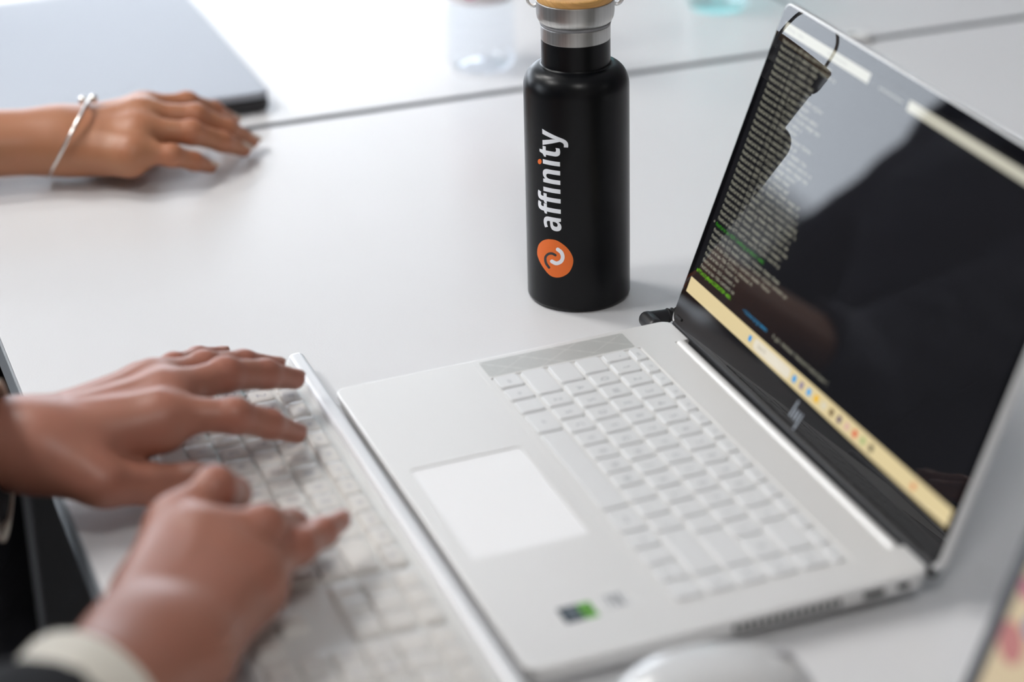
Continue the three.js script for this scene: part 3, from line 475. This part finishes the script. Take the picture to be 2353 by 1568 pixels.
// ------------------------------------------------------------------ people: distance fields meshed with surface nets
function surfaceNets(f, lo, hi, cell) {
  const n = [0, 1, 2].map((i) => Math.ceil((hi[i] - lo[i]) / cell) + 1), [nx, ny, nz] = n, S = new Float32Array(nx * ny * nz);
  for (let k = 0, q = 0; k < nz; k++) for (let j = 0; j < ny; j++) for (let i = 0; i < nx; i++, q++) S[q] = f(lo[0] + i * cell, lo[1] + j * cell, lo[2] + k * cell);
  const id = new Int32Array(nx * ny * nz).fill(-1), P = [], I = [], sx = 1, sy = nx, sz = nx * ny;
  const corner = [0, sx, sy, sx + sy, sz, sx + sz, sy + sz, sx + sy + sz], off = [[0, 0, 0], [1, 0, 0], [0, 1, 0], [1, 1, 0], [0, 0, 1], [1, 0, 1], [0, 1, 1], [1, 1, 1]];
  const edges = [[0, 1], [0, 2], [0, 4], [1, 3], [1, 5], [2, 3], [2, 6], [3, 7], [4, 5], [4, 6], [5, 7], [6, 7]];
  for (let k = 0; k < nz - 1; k++) for (let j = 0; j < ny - 1; j++) for (let i = 0; i < nx - 1; i++) {
    const b = i + j * sy + k * sz; let m = 0; for (let c = 0; c < 8; c++) if (S[b + corner[c]] < 0) m |= 1 << c;
    if (m === 0 || m === 255) continue;
    let x = 0, y = 0, z = 0, w = 0;
    for (const [p, q] of edges) { const a = S[b + corner[p]], e = S[b + corner[q]]; if ((a < 0) === (e < 0)) continue; const t = a / (a - e); x += off[p][0] + (off[q][0] - off[p][0]) * t; y += off[p][1] + (off[q][1] - off[p][1]) * t; z += off[p][2] + (off[q][2] - off[p][2]) * t; w++; }
    id[b] = P.length / 3; P.push(lo[0] + (i + x / w) * cell, lo[1] + (j + y / w) * cell, lo[2] + (k + z / w) * cell);
  }
  const quad = (a, b, c, d, flip) => { if (a < 0 || b < 0 || c < 0 || d < 0) return; if (flip) I.push(a, c, b, a, d, c); else I.push(a, b, c, a, c, d); };
  for (let k = 1; k < nz - 1; k++) for (let j = 1; j < ny - 1; j++) for (let i = 1; i < nx - 1; i++) {
    const b = i + j * sy + k * sz, s = S[b] < 0;
    if (s !== S[b + sx] < 0) quad(id[b - sy - sz], id[b - sz], id[b], id[b - sy], !s);
    if (s !== S[b + sy] < 0) quad(id[b - sx - sz], id[b - sx], id[b], id[b - sz], !s);
    if (s !== S[b + sz] < 0) quad(id[b - sx - sy], id[b - sy], id[b], id[b - sx], !s);
  }
  const N = new Float32Array(P.length), e = cell * 0.35;
  for (let i = 0; i < P.length; i += 3) {
    const x = P[i], y = P[i + 1], z = P[i + 2]; let a = f(x + e, y, z) - f(x - e, y, z), b = f(x, y + e, z) - f(x, y - e, z), c = f(x, y, z + e) - f(x, y, z - e); const l = Math.hypot(a, b, c) || 1;
    N[i] = a / l; N[i + 1] = b / l; N[i + 2] = c / l;
  }
  const g = new THREE.BufferGeometry(); g.setAttribute('position', new THREE.Float32BufferAttribute(P, 3)); g.setAttribute('normal', new THREE.BufferAttribute(N, 3)); g.setIndex(I);
  return g;
}
const smin = (a, b, k) => { const h = Math.max(k - Math.abs(a - b), 0) / k; return Math.min(a, b) - h * h * k * 0.25; };
const cap = (a, b, ra, rb) => { const d = b.clone().sub(a); return [a.x, a.y, a.z, d.x, d.y, d.z, 1 / Math.max(d.lengthSq(), 1e-12), ra, rb - ra]; };
const capD = (c, x, y, z) => { const px = x - c[0], py = y - c[1], pz = z - c[2]; let t = (px * c[3] + py * c[4] + pz * c[5]) * c[6]; t = t < 0 ? 0 : t > 1 ? 1 : t; return Math.hypot(px - c[3] * t, py - c[4] * t, pz - c[5] * t) - c[7] - c[8] * t; };
const bounds = (pts, m) => { const b = new THREE.Box3().setFromPoints(pts).expandByScalar(m); return [b.min.toArray(), b.max.toArray()]; };

function makeHand({ wrist, elbow, index, middle, ring, pinky, thumb, scale = 1, nail, skin, reach = 0.16, cell = 0.0022, tend = 1, nailSize = 1 }) {
  const S = scale, fing = [index, middle, ring, pinky], rad = [[0.0108, 0.0093, 0.0082, 0.0058], [0.0110, 0.0095, 0.0084, 0.0060], [0.0106, 0.0090, 0.0079, 0.0057], [0.0096, 0.0079, 0.0069, 0.0050]].map((a) => a.map((v) => v * S));
  const lat = pinky[0].clone().sub(index[0]).normalize(), axis = middle[0].clone().sub(wrist).normalize();
  let N = axis.clone().cross(lat); if (N.y < 0) N.negate(); N.normalize();
  const latP = N.clone().cross(axis); if (latP.dot(lat) < 0) latP.negate();
  const arm = elbow.clone().sub(wrist).normalize(), far = wrist.clone().addScaledVector(arm, reach);
  const wp = (k, n = 0) => wrist.clone().addScaledVector(latP, k * 0.0145 * S).addScaledVector(N, n);
  const palm = [], fs = [], nails = [];
  fing.forEach((f, i) => {
    const k = -1 + i * 2 / 3, m = f[0].clone().addScaledVector(N, -0.002 * S);
    palm.push(cap(wp(k), m, 0.0155 * S, rad[i][0] * 1.06));
    palm.push(cap(wrist.clone().lerp(f[0], 0.35).addScaledVector(N, -0.010 * S), f[0].clone().addScaledVector(N, -0.008 * S).addScaledVector(axis, -0.006), 0.012 * S, 0.0095 * S));
  });
  for (let i = 0; i < 3; i++) palm.push(cap(fing[i][0].clone().addScaledVector(N, -0.004 * S), fing[i + 1][0].clone().addScaledVector(N, -0.004 * S), 0.0092 * S, 0.0090 * S));
  for (const k of [-0.75, 0.75]) palm.push(cap(wp(k), far.clone().addScaledVector(latP, k * 0.016 * S), 0.0175 * S, 0.0205 * S));
  palm.push(cap(wp(0), far, 0.019 * S, 0.0245 * S));
  const tendons = fing.map((f, i) => cap(wrist.clone().lerp(f[0], 0.3).addScaledVector(N, (0.0095 + 0.003 * tend) * S), f[0].clone().addScaledVector(N, rad[i][0] * (0.5 + 0.3 * tend)), 0.0016 * S, 0.0026 * S));
  fing.forEach((f, i) => {
    const o = []; for (let s = 0; s < 3; s++) o.push(cap(f[s], f[s + 1], rad[i][s] * (s ? 1 : 0.97), rad[i][s + 1]));
    o.push(cap(f[1].clone().addScaledVector(N, 0.0008 * S), f[1].clone().addScaledVector(N, 0.0009 * S), rad[i][1] * 0.99, rad[i][1] * 0.99));
    fs.push(o);
  });
  const tr = [0.0155, 0.0128, 0.0110, 0.0088].map((v) => v * S);
  if (thumb) { fs.push([0, 1, 2].map((s) => cap(thumb[s], thumb[s + 1], tr[s], tr[s + 1]))); palm.push(cap(wp(-0.6, -0.006), thumb[0].clone().lerp(thumb[1], 0.6), 0.015 * S, 0.0135 * S)); }
  // nails: small shields on the back of each last joint
  (thumb ? [...fing, thumb] : fing).forEach((f, i) => {
    const r = i === 4 ? tr[3] : rad[i][3], b = f[3].clone().sub(f[2]).normalize(), up = (i === 4 && thumb.nailUp ? thumb.nailUp.clone() : N.clone()); up.addScaledVector(b, -up.dot(b)).normalize(); const side = b.clone().cross(up);
    nails.push({ c: f[3].clone().addScaledVector(up, r * 0.72).addScaledVector(b, r * 0.15), b, up, side, l: r * 1.15 * nailSize, w: r * 0.8 * Math.min(nailSize, 1.15), t: r * 0.34 });
  });
  const nailD = (n, x, y, z) => { const dx = x - n.c.x, dy = y - n.c.y, dz = z - n.c.z; const a = (dx * n.b.x + dy * n.b.y + dz * n.b.z) / n.l, e = (dx * n.side.x + dy * n.side.y + dz * n.side.z) / n.w, u = (dx * n.up.x + dy * n.up.y + dz * n.up.z) / n.t; return (Math.sqrt(a * a + e * e + u * u) - 1) * n.t; };
  const f = (x, y, z) => {
    let p = 1; for (const c of palm) p = smin(p, capD(c, x, y, z), 0.015 * S);
    for (const c of tendons) p = smin(p, capD(c, x, y, z), 0.005 * S);
    let d = 1;
    for (let i = 0; i < fs.length; i++) { let q = 1; for (const c of fs[i]) q = smin(q, capD(c, x, y, z), 0.004 * S); q = smin(p, q, (i === 4 ? 0.010 : 0.009) * S); d = smin(d, q, 0.0016 * S); }
    for (const n of nails) { const q = nailD(n, x, y, z); if (q < 0.004) d = smin(d, q, 0.0012); }
    return d;
  };
  const all = [...fing.flat(), ...(thumb ?? []), wrist, far], [lo, hi] = bounds(all, 0.036 * S);
  const g = surfaceNets(f, lo, hi, cell), p = g.attributes.position, C = new Float32Array(p.count * 3);
  const joints = fing.flatMap((q) => [q[1], q[2], q[3]]).concat(fing.map((q) => q[0]));
  for (let i = 0; i < p.count; i++) {
    const x = p.getX(i), y = p.getY(i), z = p.getZ(i); let red = 0;
    for (const j of joints) red = Math.max(red, 1 - Math.hypot(x - j.x, y - j.y, z - j.z) / 0.017);
    const bl = perlin.noise(x * 60, y * 60, z * 60) * 0.5 + perlin.noise(x * 180, y * 180, z * 180) * 0.3;
    const k = Math.max(0, red) * 0.55 + bl * 0.25;
    let c = [skin[0] * (1 + 0.06 * k + 0.06 * bl), skin[1] * (1 - 0.26 * k + 0.05 * bl), skin[2] * (1 - 0.24 * k + 0.05 * bl)];
    let nd = 1; for (const n of nails) nd = Math.min(nd, nailD(n, x, y, z));
    const w = THREE.MathUtils.clamp(1 - (nd - 0.0002) / 0.0006, 0, 1); c = c.map((v, q) => v + (nail[q] - v) * w);
    C.set(c, i * 3);
  }
  g.setAttribute('color', new THREE.BufferAttribute(C, 3));
  return g;
}
function plainColor(g, c) { const n = g.attributes.position.count, C = new Float32Array(n * 3); for (let i = 0; i < n; i++) C.set(c, i * 3); g.setAttribute('color', new THREE.BufferAttribute(C, 3)); return g; }
function makeHead(center, turn, skin) {   // a face looking along +x before the turn
  const e = (x, y, z, cx, cy, cz, a, b, c) => { const p = (x - cx) / a, q = (y - cy) / b, r = (z - cz) / c, k = Math.hypot(p, q, r); return k < 1e-6 ? -Math.min(a, b, c) : (k - 1) * Math.min(a, b, c); };
  const nose = cap(V(0.088, 0.012, 0), V(0.105, -0.022, 0), 0.007, 0.012), brow = cap(V(0.082, 0.030, -0.03), V(0.082, 0.030, 0.03), 0.010, 0.010), jaw = cap(V(0.02, -0.06, 0), V(0.066, -0.085, 0), 0.050, 0.026), neck = cap(V(-0.025, -0.05, 0), V(-0.045, -0.17, 0), 0.055, 0.06);
  const lipA = cap(V(0.090, -0.048, -0.018), V(0.090, -0.048, 0.018), 0.0055, 0.0055), lipB = cap(V(0.088, -0.057, -0.015), V(0.088, -0.057, 0.015), 0.006, 0.006);
  const f = (x, y, z) => {
    let d = e(x, y, z, -0.008, 0.03, 0, 0.098, 0.092, 0.077); d = smin(d, e(x, y, z, 0.036, -0.02, 0, 0.052, 0.075, 0.058), 0.04); d = smin(d, capD(jaw, x, y, z), 0.03); d = smin(d, capD(neck, x, y, z), 0.025);
    d = smin(d, capD(brow, x, y, z), 0.015); d = smin(d, capD(nose, x, y, z), 0.012); d = smin(d, capD(lipA, x, y, z), 0.005); d = smin(d, capD(lipB, x, y, z), 0.005);
    for (const s of [-1, 1]) { d = Math.max(d, -e(x, y, z, 0.094, 0.010, s * 0.032, 0.014, 0.011, 0.017)); d = smin(d, e(x, y, z, 0.079, 0.010, s * 0.032, 0.012, 0.012, 0.013), 0.003); d = smin(d, e(x, y, z, -0.012, 0.0, s * 0.079, 0.020, 0.032, 0.007), 0.006); }
    return d;
  };
  const g = surfaceNets(f, [-0.13, -0.2, -0.11], [0.135, 0.14, 0.11], 0.004), p = g.attributes.position, C = new Float32Array(p.count * 3);
  for (let i = 0; i < p.count; i++) {
    const x = p.getX(i), y = p.getY(i), z = p.getZ(i); let c = skin;
    if (Math.min(capD(lipA, x, y, z), capD(lipB, x, y, z)) < 0.002) c = [skin[0] * 0.8, skin[1] * 0.5, skin[2] * 0.5];
    for (const s of [-1, 1]) { const q = Math.hypot(x - 0.091, y - 0.010, z - s * 0.032); if (q < 0.0045) c = [0.03, 0.02, 0.015]; else if (e(x, y, z, 0.079, 0.010, s * 0.032, 0.012, 0.012, 0.013) < 0.0006 && x > 0.084) c = [0.7, 0.7, 0.68]; if (Math.abs(y - 0.038) < 0.005 && Math.abs(z - s * 0.034) < 0.02 && x > 0.06) c = [0.06, 0.035, 0.02]; }
    C.set(c, i * 3);
  }
  g.setAttribute('color', new THREE.BufferAttribute(C, 3));
  const m = new THREE.Matrix4().makeRotationY(turn).setPosition(center); g.applyMatrix4(m);
  const hair = surfaceNets((x, y, z) => { let d = e(x, y, z, -0.014, 0.034, 0, 0.108, 0.102, 0.088); d = Math.max(d, -(f(x, y, z) - 0.002)); d = Math.max(d, x * 0.9 - y * 0.75 - 0.022); return d + 0.003 * perlin.noise(x * 60, y * 14, z * 60); }, [-0.14, -0.1, -0.11], [0.12, 0.15, 0.11], 0.005).applyMatrix4(m);
  return [g, hair];
}
// an open cuff round the forearm
function cuff(p, dir, len, a, b, wob = 0.002) {
  const d = dir.clone().normalize(), u = V(0, 1, 0).addScaledVector(d, -d.y).normalize(), v = d.clone().cross(u), n = 48, m = 6, P = [], I = [];
  const loop = []; for (let i = 0; i <= m; i++) loop.push([len * i / m, 0]); for (let i = m; i >= 0; i--) loop.push([len * i / m, 0.0022]);
  loop.forEach(([s, t]) => { for (let j = 0; j < n; j++) { const w = j / n * Math.PI * 2, q = 1 + wob / a * (Math.sin(w * 2 + 1) + 0.6 * Math.sin(w * 3 + s * 60)) + 0.05 * s / len, c = p.clone().addScaledVector(d, s).addScaledVector(u, (a * q - t) * Math.cos(w)).addScaledVector(v, (b * q - t) * Math.sin(w)); P.push(c.x, c.y, c.z); } });
  const K = loop.length; for (let i = 0; i < K; i++) for (let j = 0; j < n; j++) { const a0 = i * n + j, a1 = i * n + (j + 1) % n, b0 = ((i + 1) % K) * n + j, b1 = ((i + 1) % K) * n + (j + 1) % n; I.push(a0, b0, a1, a1, b0, b1); }
  const g = new THREE.BufferGeometry(); g.setAttribute('position', new THREE.Float32BufferAttribute(P, 3)); g.setIndex(I); return toCreasedNormals(g, 0.9);
}
const skinMat = phys({ vertexColors: true, roughness: 0.42, ior: 1.45 });
const px = (list) => list.map((a) => at(...a));

function makePerson({ label, hip, lean, zc, hands, elbows, shoulders, cuffs, cloth, trouser, hairColor, skin, headAt, headTurn, jacketName }) {
  const t = thing('person', label, 'person', [hip.x, FL, hip.z], null), rel = (g) => g.translate(-hip.x, -FL, -hip.z);
  const chest = shoulders[0].clone().lerp(shoulders[1], 0.5).add(V(0, -0.10, 0)), neckB = shoulders[0].clone().lerp(shoulders[1], 0.5).add(V(0.01, 0.03, 0));
  const hips = [-1, 1].map((s) => hip.clone().add(V(0, 0, s * 0.09))), knees = [-1, 1].map((s) => hip.clone().add(V(0.43, 0.005, s * 0.11))), ankles = [-1, 1].map((s) => V(knees[0].x + 0.04, FL + 0.08, hip.z + s * 0.12));
  const torso = [cap(hip, chest, 0.12, 0.12), cap(hips[0], hips[1], 0.11, 0.11), cap(chest.clone().add(V(0, 0, -0.06)), chest.clone().add(V(0, 0, 0.06)), 0.11, 0.11), cap(shoulders[0], shoulders[1], 0.05, 0.05)];
  const limb = shoulders.map((s, i) => [cap(s, elbows[i], 0.045, 0.036), cap(elbows[i], elbows[i].clone().lerp(hands[i].wrist, 0.55), 0.036, 0.030)]).flat();
  const legs = hips.map((h, i) => [cap(h, knees[i], 0.075, 0.05), cap(knees[i], ankles[i], 0.048, 0.036)]).flat();
  const bodyF = (x, y, z) => { let d = 1; for (const c of torso) d = smin(d, capD(c, x, y, z), 0.05); for (const c of limb) d = smin(d, capD(c, x, y, z), 0.02); for (const c of legs) d = smin(d, capD(c, x, y, z), 0.03); return d + 0.012; };
  const pts = [hip, chest, ...shoulders, ...elbows, ...knees, ...ankles, ...hands.map((h) => h.wrist)], [lo, hi] = bounds(pts, 0.16);
  const [hg, hair] = makeHead(headAt, headTurn, skin);
  const neck = plainColor(surfaceNets((x, y, z) => capD(cap(neckB, headAt.clone().add(V(-0.03, -0.09, 0)), 0.056, 0.05), x, y, z), ...bounds([neckB, headAt], 0.1), 0.008), skin);
  const parts = [hg, neck, plainColor(surfaceNets(bodyF, lo, hi, 0.014), skin), ...hands.map((h) => makeHand({ ...h, skin }))];
  mesh('body', rel(mergeGeometries(parts.map((g) => { g.deleteAttribute('uv'); return g; }))), skinMat, t, 'bare hands and forearms');
  const fold = (x, y, z) => 0.006 * perlin.noise(x * 14, y * 26, z * 14) + 0.003 * perlin.noise(x * 40, y * 40, z * 40);
  const sleeves = shoulders.map((s, i) => [cap(s, elbows[i], 0.066, 0.054), cap(elbows[i], cuffs[i].p, 0.052, cuffs[i].r + 0.001)]);
  const jacketF = (x, y, z) => {
    let d = 1; for (const c of torso) d = smin(d, capD(c, x, y, z) - 0.016, 0.05);
    d = Math.max(d, hip.y - 0.05 - y);
    sleeves.forEach(([a, b], i) => { const q = cuffs[i], pl = (x - q.p.x) * q.d.x + (y - q.p.y) * q.d.y + (z - q.p.z) * q.d.z; d = smin(d, capD(a, x, y, z), 0.03); d = smin(d, Math.max(capD(b, x, y, z), pl), 0.02); });
    d = Math.max(d, -capD(cap(neckB.clone().add(V(0.01, 0.03, 0)), headAt, 0.07, 0.07), x, y, z));
    return d + fold(x, y, z);
  };
  mesh(jacketName, rel(surfaceNets(jacketF, lo, hi, 0.009)), cloth, t);
  const legF = (x, y, z) => { let d = 1; for (const c of [torso[1], cap(hip, hip.clone().add(V(0, 0.06, 0)), 0.115, 0.115)]) d = smin(d, capD(c, x, y, z) - 0.008, 0.04); for (const c of legs) d = smin(d, capD(c, x, y, z) - 0.018, 0.03); return Math.max(d, y - hip.y - 0.06, FL + 0.075 - y) + fold(x, y, z) * 0.7; };
  mesh('trousers', rel(surfaceNets(legF, lo, hi, 0.011)), trouser, t);
  mesh('hair', rel(hair), std({ color: hairColor, roughness: 0.6 }), t);
  for (let i = 0; i < 2; i++) mesh('shoe', rel(surfaceNets((x, y, z) => { const a = ankles[i]; return Math.max(smin(capD(cap(a.clone().add(V(-0.03, -0.045, 0)), a.clone().add(V(0.14, -0.05, 0)), 0.04, 0.035), x, y, z), capD(cap(a, a.clone().add(V(0, -0.04, 0)), 0.04, 0.045), x, y, z), 0.02), FL + 0.001 - y); }, ...bounds([ankles[i].clone().add(V(-0.05, -0.08, 0)), ankles[i].clone().add(V(0.18, 0.03, 0))], 0.06), 0.008)), blackPlastic, t);
  cuffs.forEach((q, i) => { if (q.band) mesh('cuff', rel(cuff(q.p.clone().addScaledVector(q.d, -0.012), q.d, q.len, q.a, q.b, q.wob)), q.band, t, 'pale turned cuff'); });
  return t;
}
function makeChair(label, x, z) {
  const t = thing('office_chair', label, 'chair', [x, FL, z], null), fab = std({ color: rgb(0.02, 0.02, 0.022), roughness: 0.9 });
  mesh('seat', rbox(-0.24, 0.24, 0.385, 0.44, -0.24, 0.24, 0.025, 4), fab, t); mesh('backrest', rbox(-0.31, -0.26, 0.5, 0.98, -0.21, 0.21, 0.022, 4), fab, t);
  mesh('back_support', rbox(-0.29, -0.2, 0.36, 0.39, -0.03, 0.03, 0.005), blackPlastic, t); mesh('back_upright', rbox(-0.325, -0.3, 0.37, 0.7, -0.03, 0.03, 0.005), blackPlastic, t);
  mesh('column', cyl(0.025, 0.3).translate(0, 0.235, 0), darkSteel, t);
  for (let i = 0; i < 5; i++) { const a = i / 5 * Math.PI * 2; mesh('base_arm', rbox(0, 0.28, 0.06, 0.09, -0.02, 0.02, 0.006).rotateY(a), blackPlastic, t); mesh('castor', cyl(0.028, 0.02, 20).rotateX(Math.PI / 2).translate(0.26, 0.028, 0).rotateY(a), blackPlastic, t); }
  return t;
}

{ // the one who types
  const skin = [0.355, 0.15, 0.102], nail = [0.46, 0.25, 0.20];
  const L = { index: px([[374, 952, 0.060], [540, 957, 0.055], [619, 975, 0.042], [682, 997, 0.026]]), middle: px([[382, 905, 0.060], [518, 862, 0.058], [611, 860, 0.047], [678, 872, 0.034]]), ring: px([[356, 880, 0.056], [470, 845, 0.053], [560, 836, 0.044], [634, 842, 0.033]]), pinky: px([[326, 884, 0.048], [400, 845, 0.047], [455, 824, 0.041], [511, 815, 0.034]]), thumb: px([[135, 1050, 0.050], [240, 1112, 0.038], [345, 1114, 0.029], [428, 1100, 0.027]]), wrist: at(80, 1020, 0.050), scale: 1.09 };
  L.elbow = V(-0.44, 0.06, 0.0);
  const R = { index: px([[412, 1198, 0.066], [495, 1122, 0.074], [536, 1136, 0.054], [545, 1164, 0.032]]), middle: px([[470, 1236, 0.068], [606, 1212, 0.068], [668, 1212, 0.048], [690, 1222, 0.031]]), ring: px([[528, 1282, 0.062], [585, 1262, 0.047], [612, 1254, 0.033], [620, 1252, 0.026]]), pinky: px([[586, 1326, 0.054], [686, 1258, 0.050], [742, 1224, 0.044], [783, 1198, 0.039]]), wrist: at(362, 1495, 0.055), scale: 1.18, tend: 0.6 };
  R.thumb = [V(-0.178, 0.045, 0.262), V(-0.158, 0.036, 0.222), V(-0.136, 0.028, 0.198), V(-0.115, 0.024, 0.186)];
  R.elbow = at(60, 1760, 0.07).sub(R.wrist).multiplyScalar(2).add(R.wrist);
  L.nail = R.nail = nail;
  const lc = at(2, 1058, 0.045), ld = L.wrist.clone().sub(L.elbow).normalize(), rd = R.wrist.clone().sub(R.elbow).normalize(), rc = R.wrist.clone().addScaledVector(rd, -0.106);
  const beige = std({ color: rgb(0.80, 0.76, 0.67), roughness: 0.8 }), black = std({ color: rgb(0.008, 0.009, 0.012), roughness: 0.9 });
  const hip = V(-0.56, -0.165, 0.21);
  makePerson({ label: 'person in a black jacket with pale cuffs typing on the keyboard', hip, hands: [L, R], elbows: [L.elbow, R.elbow], shoulders: [V(-0.53, 0.33, 0.03), V(-0.53, 0.33, 0.40)], cuffs: [{ p: lc, d: ld, r: 0.043, a: 0.045, b: 0.045, len: 0.0135, band: beige, wob: 0.003 }, { p: rc, d: rd, r: 0.041, a: 0.0385, b: 0.0415, len: 0.046, band: beige, wob: 0.002 }], cloth: black, trouser: std({ color: rgb(0.006, 0.006, 0.007), roughness: 0.9 }), hairColor: rgb(0.05, 0.03, 0.02), skin, headAt: V(-0.46, 0.53, 0.215), headTurn: 0, jacketName: 'jacket' });
  makeChair('black office chair under the typing person', -0.60, 0.21);
}
{ // the neighbour
  const skin = [0.44, 0.19, 0.10], nail = [0.70, 0.56, 0.46];
  const R = { tend: 0.35, nailSize: 1.5, index: px([[328, 248, 0.046], [430, 240, 0.042], [490, 256, 0.028], [534, 278, 0.012]]), middle: px([[322, 266, 0.047], [450, 269, 0.042], [521, 298, 0.027], [578, 324, 0.010]]), ring: px([[316, 300, 0.043], [440, 305, 0.038], [511, 326, 0.024], [560, 345, 0.010]]), pinky: px([[303, 345, 0.035], [395, 358, 0.029], [446, 371, 0.019], [484, 384, 0.009]]), wrist: at(140, 322, 0.034), scale: 1.06, nail, reach: 0.2 };
  R.thumb = [V(-0.06, 0.03, -0.525), V(-0.02, 0.022, -0.548), V(0.012, 0.015, -0.556), V(0.03, 0.011, -0.552)];
  R.elbow = at(-330, 345, 0.040).sub(R.wrist).multiplyScalar(1.55).add(R.wrist);
  const hip = V(-0.60, -0.165, -0.74), lw = V(-0.36, -0.05, -0.88);
  const Lh = { wrist: lw, elbow: V(-0.50, 0.02, -0.96), nail, scale: 0.95, reach: 0.12, cell: 0.004 };
  const mk = (z, k) => [0, 1, 2, 3].map((i) => V(lw.x + 0.085 + [0, 0.04, 0.065, 0.08][i] * k, lw.y + 0.0 - [0, 0.006, 0.018, 0.034][i], lw.z + z));
  Lh.index = mk(0.028, 1); Lh.middle = mk(0.008, 1.08); Lh.ring = mk(-0.012, 1); Lh.pinky = mk(-0.031, 0.8); Lh.thumb = [V(lw.x + 0.02, lw.y - 0.005, lw.z + 0.03), V(lw.x + 0.05, lw.y - 0.01, lw.z + 0.05), V(lw.x + 0.08, lw.y - 0.012, lw.z + 0.055), V(lw.x + 0.1, lw.y - 0.015, lw.z + 0.05)];
  const rd = R.wrist.clone().sub(R.elbow).normalize(), ldir = lw.clone().sub(Lh.elbow).normalize();
  const navy = std({ color: rgb(0.125, 0.135, 0.18), roughness: 0.8 });
  makePerson({ label: 'person in dark navy top resting a hand with a thin bangle on the table', hip, hands: [Lh, R], elbows: [Lh.elbow, R.elbow], shoulders: [V(-0.56, 0.32, -0.91), V(-0.56, 0.32, -0.57)], cuffs: [{ p: lw.clone().addScaledVector(ldir, -0.05), d: ldir, r: 0.034 }, { p: R.wrist.clone().addScaledVector(rd, -0.17), d: rd, r: 0.042 }], cloth: navy, trouser: std({ color: rgb(0.01, 0.01, 0.014), roughness: 0.9 }), hairColor: rgb(0.06, 0.03, 0.015), skin, headAt: V(-0.5, 0.52, -0.74), headTurn: 0.1, jacketName: 'top' });
  makeChair('black office chair under the person with the bangle', -0.64, -0.74);
  // bangle
  const c = at(160, 322, 0.034), dist = c.clone().sub(EYE).dot(FWD), deep = (x, y) => EYE.clone().addScaledVector(rayOf(x, y), dist);
  const A = deep(203, 232), B = deep(112, 405), mid = A.clone().lerp(B, 0.5), e1 = A.clone().sub(B).multiplyScalar(0.5), e2 = EYE.clone().sub(c).normalize(); e2.addScaledVector(e1, -e2.dot(e1) / e1.lengthSq()).normalize();
  const t = thing('bangle', 'thin silver bangle with a small ball clasp on the wrist', 'bracelet', [c.x, c.y, c.z]);
  const pts = []; for (let i = 0; i < 40; i++) { const w = i / 40 * Math.PI * 2; pts.push(mid.clone().addScaledVector(e1, Math.cos(w)).addScaledVector(e2, Math.sin(w) * 0.038).sub(c)); }
  mesh('band', tube(pts, 0.0016, 120, 10, true), phys({ color: rgb(0.85, 0.82, 0.78), metalness: 1, roughness: 0.22 }), t);
  for (const k of [-1, 1]) mesh('clasp_ball', new THREE.SphereGeometry(0.0038, 20, 14).translate(A.x - c.x + k * 0.0042, A.y - c.y + 0.001, A.z - c.z - 0.001), phys({ color: rgb(0.85, 0.82, 0.78), metalness: 1, roughness: 0.2 }), t);
}
renderer.render(scene, camera);
